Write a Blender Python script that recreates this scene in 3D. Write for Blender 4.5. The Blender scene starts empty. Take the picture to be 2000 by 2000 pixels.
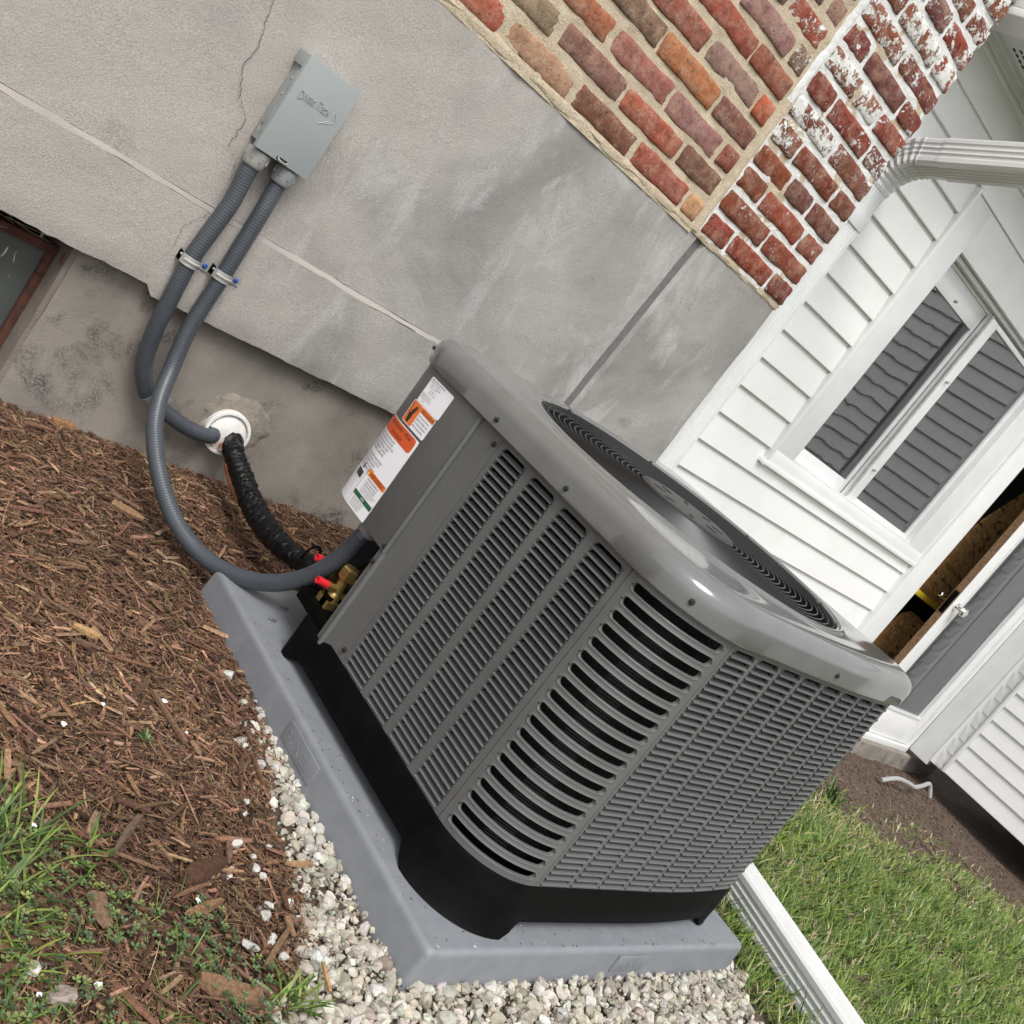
import bpy, bmesh, math, random
import numpy as np
from mathutils import Matrix, Vector
sc = bpy.context.scene
random.seed(7)
rng = np.random.default_rng(11)
# ------------------------------------------------------------------ camera
cd = bpy.data.cameras.new('camera'); cam = bpy.data.objects.new('camera', cd)
sc.collection.objects.link(cam); sc.camera = cam
cd.sensor_width = 36.0; cd.lens = 2072.5/2000*36.0; cd.clip_start = .02; cd.clip_end = 400
RT = (0.63188909, -0.50727673, 0.58599189); DN = (0.28460965, -0.55137324, -0.78420973); FW = (0.72091159, 0.66231252, -0.20403088)
mw = Matrix.Identity(4)
for i in range(3):
    mw[i][0] = RT[i]; mw[i][1] = -DN[i]; mw[i][2] = -FW[i]
mw[0][3], mw[1][3], mw[2][3] = -1.23079, -0.74487, 0.93060
cam.matrix_world = mw
# ------------------------------------------------------------------ light
SUN = Vector((-0.36, -0.58, 0.95)).normalized()
el = math.asin(SUN.z); az = math.atan2(SUN.x, SUN.y)
w = bpy.data.worlds.new('World'); sc.world = w; w.use_nodes = True
nt = w.node_tree; nt.nodes.clear()
sky = nt.nodes.new('ShaderNodeTexSky'); sky.sky_type = 'NISHITA'; sky.sun_disc = False
sky.sun_elevation = el; sky.sun_rotation = az; sky.air_density = 1.0; sky.dust_density = 3.0
hs = nt.nodes.new('ShaderNodeHueSaturation'); hs.inputs['Saturation'].default_value = .12
bg = nt.nodes.new('ShaderNodeBackground'); bg.inputs['Strength'].default_value = 0.125
wo = nt.nodes.new('ShaderNodeOutputWorld')
nt.links.new(sky.outputs[0], hs.inputs['Color']); nt.links.new(hs.outputs[0], bg.inputs['Color']); nt.links.new(bg.outputs[0], wo.inputs[0])
sl = bpy.data.lights.new('sun', 'SUN'); sl.energy = 1.25; sl.angle = math.radians(24); sl.color = (1, .965, .91)
so = bpy.data.objects.new('sun', sl); sc.collection.objects.link(so)
so.rotation_euler = (-SUN).to_track_quat('-Z', 'Y').to_euler()
vs = sc.view_settings; vs.view_transform = 'Standard'; vs.look = 'None'; vs.gamma = 1; vs.exposure = 0.8; vs.use_curve_mapping = False

# ------------------------------------------------------------------ helpers
C = sc.collection
def tag(o, label=None, cat=None, group=None, kind=None):
    if label: o['label'] = label
    if cat: o['category'] = cat
    if group: o['group'] = group
    if kind: o['kind'] = kind
    return o
def thing(name, label, cat, loc=(0, 0, 0), group=None):
    o = bpy.data.objects.new(name, None); o.empty_display_size = .05; C.objects.link(o); o.location = loc
    return tag(o, label, cat, group)
def put(o, parent=None):
    C.objects.link(o)
    if parent is not None:       # meshes are written in world coordinates: undo the thing's own offset
        o.parent = parent
        o.matrix_parent_inverse = Matrix.Translation(-Vector(parent.location)) if parent.type == 'EMPTY' else Matrix.Identity(4)
    return o
class MB:
    def __init__(s): s.v = []; s.f = []
    def add(s, vs, fs):
        n = len(s.v); s.v += [tuple(p) for p in vs]; s.f += [tuple(i+n for i in f) for f in fs]
    def box(s, x0, x1, y0, y1, z0, z1, m=None):
        vs = [Vector((x, y, z)) for z in (z0, z1) for y in (y0, y1) for x in (x0, x1)]
        if m is not None: vs = [m @ p for p in vs]
        s.add(vs, [(0, 2, 3, 1), (4, 5, 7, 6), (0, 1, 5, 4), (2, 6, 7, 3), (0, 4, 6, 2), (1, 3, 7, 5)])
    def rings(s, rs, closed=True, caps=(False, False)):
        n = len(rs[0]); m = len(s.v)
        for r in rs: s.v += [tuple(p) for p in r]
        for i in range(len(rs)-1):
            for j in range(n if closed else n-1):
                k = (j+1) % n
                s.f.append((m+i*n+j, m+i*n+k, m+(i+1)*n+k, m+(i+1)*n+j))
        if caps[0]: s.f.append(tuple(m+j for j in range(n))[::-1])
        if caps[1]: s.f.append(tuple(m+(len(rs)-1)*n+j for j in range(n)))
    def tube(s, path, r, n=12, caps=(True, True)):
        path = [Vector(p) for p in path]; k = len(path)
        rr = r if hasattr(r, '__len__') else [r]*k
        T = [(path[min(i+1, k-1)]-path[max(i-1, 0)]).normalized() for i in range(k)]
        u = T[0].orthogonal().normalized(); out = []
        for i in range(k):
            u = (u-T[i]*u.dot(T[i])).normalized(); v = T[i].cross(u)
            out.append([path[i]+(u*math.cos(2*math.pi*j/n)+v*math.sin(2*math.pi*j/n))*rr[i] for j in range(n)])
        s.rings(out, True, caps)
    def build(s, name, mat, parent=None, smooth=False, bevel=0, kind=None, seg=2, ang=30):
        me = bpy.data.meshes.new(name); me.from_pydata(s.v, [], s.f)
        bm = bmesh.new(); bm.from_mesh(me)
        bmesh.ops.recalc_face_normals(bm, faces=bm.faces)
        if bevel:
            es = [e for e in bm.edges if len(e.link_faces) == 2 and e.calc_face_angle(0) > .6]
            bmesh.ops.bevel(bm, geom=es, offset=bevel, segments=seg, profile=.6, affect='EDGES')
        bm.to_mesh(me); bm.free()
        if mat: me.materials.append(mat)
        if smooth or bevel:
            for p in me.polygons: p.use_smooth = True
            me.set_sharp_from_angle(angle=math.radians(ang))
        o = bpy.data.objects.new(name, me); put(o, parent)
        if kind: o['kind'] = kind
        return o
def np_mesh(name, V, F, mat, col=None, smooth=False):
    me = bpy.data.meshes.new(name); k = F.shape[1]
    me.vertices.add(len(V)); me.vertices.foreach_set('co', np.ascontiguousarray(V, dtype=np.float32).ravel())
    me.loops.add(F.size); me.loops.foreach_set('vertex_index', np.ascontiguousarray(F, dtype=np.int32).ravel())
    me.polygons.add(len(F)); me.polygons.foreach_set('loop_start', np.arange(0, F.size, k, dtype=np.int32))
    me.polygons.foreach_set('use_smooth', np.full(len(F), smooth, dtype=bool))
    me.update(calc_edges=True)
    if col is not None:
        a = me.attributes.new('tint', 'FLOAT_COLOR', 'POINT')
        a.data.foreach_set('color', np.ascontiguousarray(np.c_[col, np.ones(len(col))], dtype=np.float32).ravel())
    me.materials.append(mat)
    return bpy.data.objects.new(name, me)
def smooth_path(pts, n=8):
    P = [Vector(p) for p in pts]; P = [P[0]*2-P[1]]+P+[P[-1]*2-P[-2]]; out = []
    for i in range(1, len(P)-2):
        a, b, c, d = P[i-1:i+3]
        for k in range(n):
            t = k/n
            out.append(.5*((2*b)+(c-a)*t+(2*a-5*b+4*c-d)*t*t+(3*b-a-3*c+d)*t**3))
    out.append(P[-2]); return out
def resample(path, step):
    P = [Vector(p) for p in path]; L = [0]
    for a, b in zip(P, P[1:]): L.append(L[-1]+(b-a).length)
    n = max(2, int(L[-1]/step)); A = np.array([list(p) for p in P]); t = np.linspace(0, L[-1], n+1)
    return [Vector((np.interp(x, L, A[:, 0]), np.interp(x, L, A[:, 1]), np.interp(x, L, A[:, 2]))) for x in t]

# ------------------------------------------------------------------ materials
def newmat(name):
    m = bpy.data.materials.new(name); m.use_nodes = True
    n = m.node_tree; return m, n, n.nodes['Principled BSDF']
def node(n, t, **kw):
    o = n.nodes.new(t)
    for k, v in kw.items(): setattr(o, k, v)
    return o
def pos(n): return node(n, 'ShaderNodeNewGeometry').outputs['Position']
def noise(n, scale, detail=4, rough=.55, vec=None, dist=0.):
    o = node(n, 'ShaderNodeTexNoise'); o.inputs['Scale'].default_value = scale; o.inputs['Detail'].default_value = detail
    o.inputs['Roughness'].default_value = rough; o.inputs['Distortion'].default_value = dist
    n.links.new(vec if vec is not None else pos(n), o.inputs['Vector']); return o.outputs['Fac']
def mapv(n, scale, rot=(0, 0, 0), loc=(0, 0, 0)):
    o = node(n, 'ShaderNodeMapping'); o.inputs['Scale'].default_value = scale; o.inputs['Rotation'].default_value = rot
    o.inputs['Location'].default_value = loc
    n.links.new(pos(n), o.inputs['Vector']); return o.outputs[0]
def rmp(n, fac, lo, hi, a=0., b=1.):
    o = node(n, 'ShaderNodeMapRange'); o.inputs[1].default_value = lo; o.inputs[2].default_value = hi
    o.inputs[3].default_value = a; o.inputs[4].default_value = b
    if isinstance(fac, float): o.inputs[0].default_value = fac
    else: n.links.new(fac, o.inputs[0])
    return o.outputs[0]
def mix(n, fac, a, b, mode='MIX'):
    o = node(n, 'ShaderNodeMix', data_type='RGBA', blend_type=mode)
    for k, v in ((0, fac), (6, a), (7, b)):
        if isinstance(v, (tuple, list)): o.inputs[k].default_value = (*v[:3], 1)
        elif isinstance(v, (int, float)): o.inputs[k].default_value = v
        else: n.links.new(v, o.inputs[k])
    return o.outputs[2]
def math_(n, op, a, b):
    o = node(n, 'ShaderNodeMath', operation=op)
    for k, v in ((0, a), (1, b)):
        if isinstance(v, (int, float)): o.inputs[k].default_value = v
        else: n.links.new(v, o.inputs[k])
    return o.outputs[0]
def bump(n, b, h, dist, strength=1.):
    o = node(n, 'ShaderNodeBump'); o.inputs['Distance'].default_value = dist; o.inputs['Strength'].default_value = strength
    n.links.new(h, o.inputs['Height']); n.links.new(o.outputs[0], b.inputs['Normal']); return o
def setc(n, b, c):
    if isinstance(c, (tuple, list)): b.inputs['Base Color'].default_value = (*c[:3], 1)
    else: n.links.new(c, b.inputs['Base Color'])
def M(name, c1, c2=None, scale=8., lo=.35, hi=.65, rough=.5, metal=0., bs=None, bd=.001, spec=.5, coat=0.):
    m, n, b = newmat(name)
    setc(n, b, c1 if c2 is None else mix(n, rmp(n, noise(n, scale), lo, hi), c1, c2))
    b.inputs['Roughness'].default_value = rough; b.inputs['Metallic'].default_value = metal
    b.inputs['Specular IOR Level'].default_value = spec; b.inputs['Coat Weight'].default_value = coat
    if bs: bump(n, b, noise(n, bs, 5), bd)
    return m
def attr_mat(name, rough=.8, spec=.3, bs=None, bd=.001, fine=(0.75, 1.2, 60.), trans=0.):
    m, n, b = newmat(name)
    a = node(n, 'ShaderNodeAttribute', attribute_name='tint')
    k = rmp(n, noise(n, fine[2], 3), .3, .7, fine[0], fine[1])
    o = node(n, 'ShaderNodeVectorMath', operation='SCALE'); n.links.new(a.outputs['Color'], o.inputs[0]); n.links.new(k, o.inputs['Scale'])
    n.links.new(o.outputs[0], b.inputs['Base Color'])
    b.inputs['Roughness'].default_value = rough; b.inputs['Specular IOR Level'].default_value = spec
    if bs: bump(n, b, noise(n, bs, 4), bd)
    return m
# stucco: trowelled cement with lighter smears and a sandy tooth
def stucco(name, base, dark, light, warm):
    m, n, b = newmat(name)
    big = noise(n, 2.2, 5, .6, mapv(n, (1, 1, 1), (0, .6, 0)), .6)
    smear = noise(n, 5.5, 4, .6, mapv(n, (1.6, 1, .7), (0, -.7, 0)), .8)
    c = mix(n, rmp(n, big, .38, .62), dark, base)
    c = mix(n, rmp(n, smear, .50, .70, 0, .85), c, light)
    # upper left of the wall is a warmer mix
    sx = node(n, 'ShaderNodeSeparateXYZ'); n.links.new(pos(n), sx.inputs[0])
    wx = math_(n, 'ADD', rmp(n, sx.outputs[0], -.1, .5, 1, 0), rmp(n, big, .3, .7, -.4, .4))
    c = mix(n, rmp(n, wx, .2, .9, 0, .8), c, warm)
    st = noise(n, 4.2, 3, .5, mapv(n, (1, 1, 2.2), (0, .25, 0), (3.1, 0, 1.7)))
    c = mix(n, math_(n, 'MULTIPLY', rmp(n, st, .66, .76, 0, .55), rmp(n, noise(n, 160, 2), .35, .6)), c, (.13, .12, .11))
    c = mix(n, rmp(n, noise(n, 360, 2), .35, .68, 0, .42), c, (.15, .142, .132))
    setc(n, b, c); b.inputs['Roughness'].default_value = .92; b.inputs['Specular IOR Level'].default_value = .25
    h = math_(n, 'ADD', math_(n, 'MULTIPLY', noise(n, 330, 3, .6, mapv(n, (1, 1, .8), (0, .5, 0))), .6), math_(n, 'MULTIPLY', noise(n, 30, 4), .8))
    bump(n, b, h, .0022, 1.); return m
m_stucco = stucco('stucco', (.385, .372, .352), (.265, .257, .246), (.51, .505, .495), (.455, .422, .385))
def found():
    m, n, b = newmat('old_concrete')
    c = mix(n, rmp(n, noise(n, 5, 5, .6), .3, .7), (.19, .172, .15), (.33, .30, .265))
    d = noise(n, 7.5, 4, .6, mapv(n, (1, 1, 1), (0, .5, 0), (.3, 0, .9)), .4)
    spots = math_(n, 'MULTIPLY', rmp(n, d, .52, .64, 0, .95), rmp(n, noise(n, 190, 2), .36, .54))
    c = mix(n, spots, c, (.085, .08, .075))
    c = mix(n, rmp(n, noise(n, 300, 2), .3, .7, 0, .3), c, (.17, .15, .13))
    setc(n, b, c); b.inputs['Roughness'].default_value = .93; b.inputs['Specular IOR Level'].default_value = .2
    bump(n, b, math_(n, 'ADD', noise(n, 260, 3), noise(n, 22, 4)), .0014); return m
m_found = found()
def brick_mat():
    m, n, b = newmat('old_brick')
    oi = node(n, 'ShaderNodeObjectInfo')
    c = oi.outputs['Color']
    dark = node(n, 'ShaderNodeVectorMath', operation='SCALE'); n.links.new(c, dark.inputs[0]); dark.inputs['Scale'].default_value = .5
    c = mix(n, rmp(n, noise(n, 38, 6, .65), .42, .66, 0, .8), c, dark.outputs[0])
    c = mix(n, rmp(n, noise(n, 22, 3, .6, mapv(n, (1, 1, 1), (0, 0, 0), (4, 2, 1))), .54, .72, 0, .55), c, (.42, .25, .17))
    c = mix(n, rmp(n, noise(n, 95, 5, .75, mapv(n, (1, 1, 1), (0, 0, 0), (3, 8, 2))), .58, .70, 0, .6), c, (.05, .028, .022))
    # lime bloom, then white paint left in flakes; how much is set per brick
    bl = math_(n, 'MULTIPLY', rmp(n, noise(n, 30, 5, .7, mapv(n, (1, 1, 1), (0, 0, 0), (9, 1, 5))), .46, .64), rmp(n, noise(n, 260, 3), .4, .62))
    c = mix(n, math_(n, 'MULTIPLY', bl, .55), c, (.44, .36, .30))
    w1 = math_(n, 'ADD', math_(n, 'MULTIPLY', noise(n, 24, 7, .72, None, .3), .72), math_(n, 'MULTIPLY', noise(n, 150, 4, .7), .28))
    thr = rmp(n, oi.outputs['Alpha'], 0, 1, .70, .38)
    wm = rmp(n, math_(n, 'SUBTRACT', w1, thr), 0, .022)
    c = mix(n, wm, c, mix(n, rmp(n, noise(n, 60, 3), .35, .65), (.74, .74, .72), (.62, .61, .58)))
    setc(n, b, c); b.inputs['Roughness'].default_value = .9; b.inputs['Specular IOR Level'].default_value = .2
    pit = rmp(n, noise(n, 85, 5, .75, mapv(n, (1, 1, 1), (0, 0, 0), (7, 7, 7))), .60, .70)
    h = math_(n, 'ADD', math_(n, 'SUBTRACT', math_(n, 'MULTIPLY', noise(n, 120, 6, .7), 1.), pit), math_(n, 'MULTIPLY', wm, .4))
    bump(n, b, h, .0032, 1.); return m
m_brick = brick_mat()
def mortar_mat(name, sand, white):
    m, n, b = newmat(name)
    c = mix(n, rmp(n, noise(n, 25, 5), .3, .7), (.56, .46, .33), (.68, .585, .45))
    c = mix(n, rmp(n, noise(n, 300, 2), .35, .65, 0, .45), c, (.24, .19, .13))
    if white:
        wn = noise(n, 9, 5, .6, None, .5)
        c = mix(n, rmp(n, wn, sand, sand+.02), c, mix(n, rmp(n, noise(n, 90, 4), .3, .7), (.78, .78, .77), (.66, .66, .64)))
    setc(n, b, c); b.inputs['Roughness'].default_value = .95; b.inputs['Specular IOR Level'].default_value = .15
    bump(n, b, math_(n, 'ADD', noise(n, 350, 3), math_(n, 'MULTIPLY', noise(n, 45, 4), 1.4)), .003); return m
m_mortar = mortar_mat('sandy_mortar', 0, False); m_mortarw = mortar_mat('painted_mortar', .40, True)
m_caulk = M('white_caulk', (.74, .74, .74), (.6, .6, .6), 30, .3, .7, .7, bs=60, bd=.004)
m_ledge = M('pale_ledge', (.25, .238, .225), (.34, .305, .28), 3.2, .36, .62, .9, bs=150, bd=.002)
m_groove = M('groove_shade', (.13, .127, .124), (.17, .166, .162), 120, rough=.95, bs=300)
# unit
def paint(name, c, rough, orange=.00012, coat=0):
    # sprayed enamel with a faint orange peel
    m, n, b = newmat(name)
    k = rmp(n, noise(n, 11, 6, .65), .3, .7, .90, 1.09)
    o = node(n, 'ShaderNodeVectorMath', operation='SCALE'); o.inputs[0].default_value = c; n.links.new(k, o.inputs['Scale'])
    # dried water spots and dust
    spot = math_(n, 'MULTIPLY', rmp(n, noise(n, 130, 3, .6), .62, .70, 0, .30), rmp(n, noise(n, 7, 4), .45, .65))
    n.links.new(mix(n, spot, o.outputs[0], (.24, .235, .22)), b.inputs['Base Color'])
    n.links.new(rmp(n, noise(n, 40, 4), .3, .7, rough*.85, rough*1.2), b.inputs['Roughness'])
    b.inputs['Coat Weight'].default_value = coat
    if orange: bump(n, b, noise(n, 260, 2), orange)
    return m
m_steel = paint('grey_enamel', (.122, .124, .124), .40)
m_lid = paint('lid_enamel', (.146, .149, .149), .12, 0, .4)
m_black = M('black_plastic', (.003, .003, .003), (.006, .006, .006), 18, .3, .75, .5, bs=30, bd=.0004, spec=.05)
m_core = M('black_coil', (.006, .006, .006), rough=.7)
def coil():
    m, n, b = newmat('condenser_fins'); setc(n, b, (.012, .012, .011)); b.inputs['Roughness'].default_value = .55; b.inputs['Specular IOR Level'].default_value = .3
    wv = node(n, 'ShaderNodeTexWave', bands_direction='DIAGONAL'); wv.inputs['Scale'].default_value = 130
    n.links.new(pos(n), wv.inputs['Vector']); bump(n, b, wv.outputs['Fac'], .002); return m
m_coil = coil()
m_wire = M('black_wire', (.018, .019, .021), rough=.34, spec=.4)
m_screw = M('black_screw', (.02, .02, .02), rough=.35)
m_pad = M('pad_plastic', (.185, .197, .218), (.215, .226, .246), 30, .35, .7, .5, bs=420, bd=.0006)
m_white = M('white_paint', (.78, .785, .78), (.72, .725, .72), 6, .3, .7, .38, bs=200, bd=.0002)
def siding_mat():
    m, n, b = newmat('white_vinyl')
    c = mix(n, rmp(n, noise(n, 3, 4), .3, .7), (.77, .77, .765), (.71, .715, .705))
    c = mix(n, math_(n, 'MULTIPLY', rmp(n, noise(n, 9, 5), .6, .75, 0, .35), 1.), c, (.62, .61, .58))
    setc(n, b, c); b.inputs['Roughness'].default_value = .38
    wv = noise(n, 60, 4, .6, mapv(n, (.25, .25, 6)))
    bump(n, b, wv, .0006); return m
m_siding = siding_mat()
m_alum = M('white_aluminium', (.69, .70, .70), (.63, .64, .64), 9, .3, .7, .3, bs=90, bd=.0003)
m_grey = M('grey_enamel_box', (.285, .315, .315), (.30, .325, .325), 12, rough=.42, bs=300, bd=.0001)
m_greyd = M('grey_enamel_case', (.30, .315, .31), rough=.5)
m_flex = M('grey_conduit', (.060, .069, .082), (.052, .060, .071), 20, rough=.36, bs=500, bd=.0002)
m_conn = M('conduit_fitting', (.25, .255, .27), (.22, .225, .24), 20, rough=.45)
m_conn2 = M('conduit_fitting_tan', (.30, .295, .28), (.27, .265, .25), 20, rough=.45)
m_zinc = M('zinc', (.50, .50, .48), (.38, .375, .35), 60, rough=.42, metal=.35)
m_blue = M('blue_screw', (.03, .09, .35), rough=.35)
m_pvc = M('white_pvc', (.78, .77, .74), (.6, .58, .53), 22, .45, .8, .55, bs=70, bd=.002)
m_patch = M('cement_patch', (.19, .168, .135), (.33, .298, .25), 20, rough=.95, bs=180, bd=.003)
m_tape = M('black_tape', (.004, .004, .0045), (.008, .008, .009), 40, rough=.15, bs=75, bd=.006, spec=.35)
m_copper = M('copper', (.72, .33, .2), (.5, .2, .12), 60, rough=.35, metal=1.)
m_brass = M('brass', (.50, .36, .13), (.34, .24, .085), 40, rough=.40, metal=.75)
m_red = M('red_cap', (.62, .02, .03), rough=.4)
m_chrome = M('chrome', (.8, .8, .8), rough=.08, metal=1.)
m_rust = M('rusty_frame', (.10, .035, .022), (.05, .02, .014), 40, rough=.85, bs=100, bd=.002)
def scuffed():
    m, n, b = newmat('painted_board')
    c = mix(n, rmp(n, noise(n, 8, 5), .3, .7), (.055, .065, .062), (.085, .095, .09))
    s = noise(n, 20, 3, .5, mapv(n, (3.5, 1, .9), (0, .9, 0)), .3)
    c = mix(n, rmp(n, s, .63, .66), c, (.5, .5, .46))
    setc(n, b, c); b.inputs['Roughness'].default_value = .5; return m
m_board = scuffed()
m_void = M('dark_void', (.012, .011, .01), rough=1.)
def jambm():
    m, n, b = newmat('jamb_concrete')
    c = mix(n, rmp(n, noise(n, 12, 5), .3, .7), (.15, .125, .105), (.24, .205, .175))
    c = mix(n, rmp(n, noise(n, 11, 3, .5, mapv(n, (1, 1, .5), (0, 0, 0), (2.2, 0, .7))), .70, .72), c, (.15, .02, .025))
    setc(n, b, c); b.inputs['Roughness'].default_value = .9; bump(n, b, noise(n, 200, 3), .002); return m
m_jamb = jambm()
def glass(name, tint, ior, gl=1.):
    m, n, b = newmat(name); out = n.nodes['Material Output']; n.nodes.remove(b)
    t = node(n, 'ShaderNodeBsdfTransparent'); t.inputs[0].default_value = (*tint, 1)
    g = node(n, 'ShaderNodeBsdfGlossy'); g.inputs['Roughness'].default_value = .01
    g.inputs['Color'].default_value = (.95, .97, 1, 1)
    fr = node(n, 'ShaderNodeFresnel'); fr.inputs[0].default_value = ior
    nz = noise(n, 5.5, 2, .4, mapv(n, (1.3, 1, .6))); bp = node(n, 'ShaderNodeBump'); bp.inputs['Distance'].default_value = .003; bp.inputs['Strength'].default_value = gl
    n.links.new(nz, bp.inputs['Height']); n.links.new(bp.outputs[0], g.inputs['Normal'])
    ms = node(n, 'ShaderNodeMixShader'); n.links.new(fr.outputs[0], ms.inputs[0]); n.links.new(t.outputs[0], ms.inputs[1]); n.links.new(g.outputs[0], ms.inputs[2])
    n.links.new(ms.outputs[0], out.inputs['Surface']); return m
m_glass = glass('window_glass', (.5, .52, .52), 2.5, .55)
m_glass2 = glass('storm_glass', (.7, .73, .75), 3.4, .1)
m_glass3 = glass('storm_window_glass', (.55, .57, .57), 2.5, .1)
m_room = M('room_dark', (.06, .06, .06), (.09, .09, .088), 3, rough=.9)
def osb():
    m, n, b = newmat('strand_board'); c = None
    for k, (rot, off) in enumerate(((.35, 0), (-.75, 3), (1.1, 7), (-.2, 11))):
        v = node(n, 'ShaderNodeTexVoronoi'); v.inputs['Scale'].default_value = 15
        q = node(n, 'ShaderNodeVectorRotate', rotation_type='Y_AXIS'); q.inputs['Angle'].default_value = rot; n.links.new(pos(n), q.inputs['Vector'])
        mm = node(n, 'ShaderNodeMapping'); mm.inputs['Scale'].default_value = (1., .2, 4.2); mm.inputs['Location'].default_value = (off, 0, off); n.links.new(q.outputs[0], mm.inputs['Vector'])
        n.links.new(mm.outputs[0], v.inputs['Vector']); sp = node(n, 'ShaderNodeSeparateColor'); n.links.new(v.outputs['Color'], sp.inputs[0])
        col = mix(n, sp.outputs[0], (.52, .24, .07), (.85, .52, .22))
        if k == 3: col = mix(n, rmp(n, sp.outputs[2], .8, .82), col, (.22, .10, .04))
        c = col if c is None else mix(n, rmp(n, sp.outputs[1], .5, .52), c, col)
    setc(n, b, c); b.inputs['Roughness'].default_value = .7; return m
m_osb = osb()
m_yellow = M('yellow_paint', (.72, .52, .03), rough=.5)
m_wood = M('weathered_edge', (.20, .11, .055), (.30, .185, .11), 60, .4, .6, .85, bs=120, bd=.002)
def label_mats():
    r = {}
    for k, c in dict(white=(.84, .84, .88), orange=(.72, .17, .03), red=(.65, .10, .025), green=(.02, .12, .05), ink=(.02, .02, .02), grey=(.05, .05, .055), yellow=(.8, .6, .05)).items():
        r[k] = M('print_'+k, c, rough=.45)
    return r
LM = label_mats()
m_ground = None
def soil():
    m, n, b = newmat('soil')
    c = mix(n, rmp(n, noise(n, 9, 6, .65), .3, .7), (.082, .058, .045), (.155, .112, .085))
    c = mix(n, rmp(n, noise(n, 160, 3), .55, .7, 0, .6), c, (.23, .165, .12))
    sx = node(n, 'ShaderNodeSeparateXYZ'); n.links.new(pos(n), sx.inputs[0])
    far = rmp(n, math_(n, 'MULTIPLY', sx.outputs[1], -1), 1.5, 4)
    c = mix(n, far, c, (.07, .10, .03))
    setc(n, b, c); b.inputs['Roughness'].default_value = .95; b.inputs['Specular IOR Level'].default_value = .15
    bump(n, b, math_(n, 'ADD', noise(n, 70, 6, .7), math_(n, 'MULTIPLY', noise(n, 14, 4), 2.)), .008); return m
m_ground = soil()
m_chip = attr_mat('bark_chip', .85, .25, 220, .0012, (.6, 1.25, 180.))
m_stone = attr_mat('crushed_stone', .92, .2, 160, .0016, (.72, 1.12, 110.))
m_leaf = attr_mat('grass_blade', .5, .35, None, 0, (.8, 1.15, 40.))

# ------------------------------------------------------------------ terrain
def gz(x, y):
    x = np.asarray(x, float); y = np.asarray(y, float)
    z = -.21*np.clip((x-1.0)/3.8, 0, 1)
    z = z+.028*np.clip((y-.92)/.4, 0, 1)*(1-np.clip((x-.9)/.5, 0, 1))
    z = z+.02*np.clip((-x-.3)/.4, 0, 1)*np.clip((y-.3)/.4, 0, 1)
    z = z+.006*np.sin(x*9+1.3)*np.cos(y*8.2)*np.clip((abs(x-.42)-.55)*4, 0, 1)
    return z
def axis(lo, hi, step, far):
    a = list(np.arange(lo, hi, step)); g = step
    p = [hi]
    while p[-1] < far: g *= 1.7; p.append(p[-1]+g)
    q = [lo]; g = step
    while q[-1] > -far: g *= 1.7; q.append(q[-1]-g)
    return np.array(q[:0:-1]+a+p)
gx = axis(-1.5, 6.0, .05, 150); gy = axis(-1.5, 1.6, .05, 150)
X, Y = np.meshgrid(gx, gy); Zg = gz(X, Y)-.004
V = np.c_[X.ravel(), Y.ravel(), Zg.ravel()]; nx = len(gx)
I = (np.arange(len(gy)-1)[:, None]*nx+np.arange(nx-1)[None]).ravel()
go = np_mesh('ground', V, np.c_[I, I+1, I+nx+1, I+nx], m_ground, smooth=True); C.objects.link(go)
tag(go, 'dark brown bare soil of the yard between the house and the lawn', 'ground', kind='structure')

# ------------------------------------------------------------------ house wall
house = thing('house_wall', 'old brick house wall with grey cement stucco along its lower half', 'wall', (0.5, 1.37, 0))
YS = 1.36
def sn(x, s): return math.sin(x*s*1.0+s)*.5+math.sin(x*s*2.31+1.7*s)*.3+math.sin(x*s*5.13+.4)*.2
xs = [-3, -2, -1.4, -1, -.9]+list(np.arange(-.8, .94, .02))
gcol = [-.034, -.026, -.018, -.014, -.006, .006, .014, .018, .026, .034]
xr = list(np.arange(1.06, 1.462, .02))+[1.466, 1.470, 1.472]
zs_hi = list(np.linspace(.617, 1.236, 26)); zs_lo = list(np.linspace(0, 1, 9))
def stx(x0, z):  # joint leans a little
    return x0
def wall_cols(z):
    gx_ = .982+(z-.67)*.068
    return [(x, 9.) for x in xs]+[(gx_+d, d) for d in gcol]+[(x, 9.) for x in xr]
mb = MB(); rows = []; gidx = set()
def yoff(x, d, z):
    y = .0025*sn(x*1.3+z*2.1, 3.1)+.0018*sn(z*2.2-x, 6.)
    if abs(d) < .015: y += .009
    elif abs(d) < .02: y += .0045
    elif abs(d) < .03: y -= .0015
    if x > 1.464: y += (x-1.464)*1.1
    return y
def zbot(x):
    z = .411 if x < -.245 else .393
    return z+.0012*sn(x, 31.)+random.uniform(-.0014, .0014)
nc = len(wall_cols(1))
def add_sheet(rows):
    n0 = len(mb.v)
    for r in rows: mb.v += r
    for i in range(len(rows)-1):
        for j in range(nc-1): mb.f.append((n0+i*nc+j, n0+i*nc+j+1, n0+(i+1)*nc+j+1, n0+(i+1)*nc+j))
up = [[(x, YS+yoff(x, d, z), z+(.004*sn(x, 19.) if z > 1.23 else 0)) for x, d in wall_cols(z)] for z in zs_hi]
up.append([(p[0], YS+.05, p[2]) for p in up[-1]])
lo = []
for t in zs_lo:
    r = []
    for x, d in wall_cols(.6):
        zb = zbot(x); z = zb+(.606-zb)*t+(.003*sn(x, 14.) if t == 1 else 0)
        r.append((x, YS-.013+yoff(x, d if t > .97 else 9, z)+(.004 if t == 0 else 0), z))
    lo.append(r)
lo.insert(0, [(p[0], YS+.06, p[2]+.004) for p in lo[0]])
add_sheet(up); add_sheet(lo)
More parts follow.
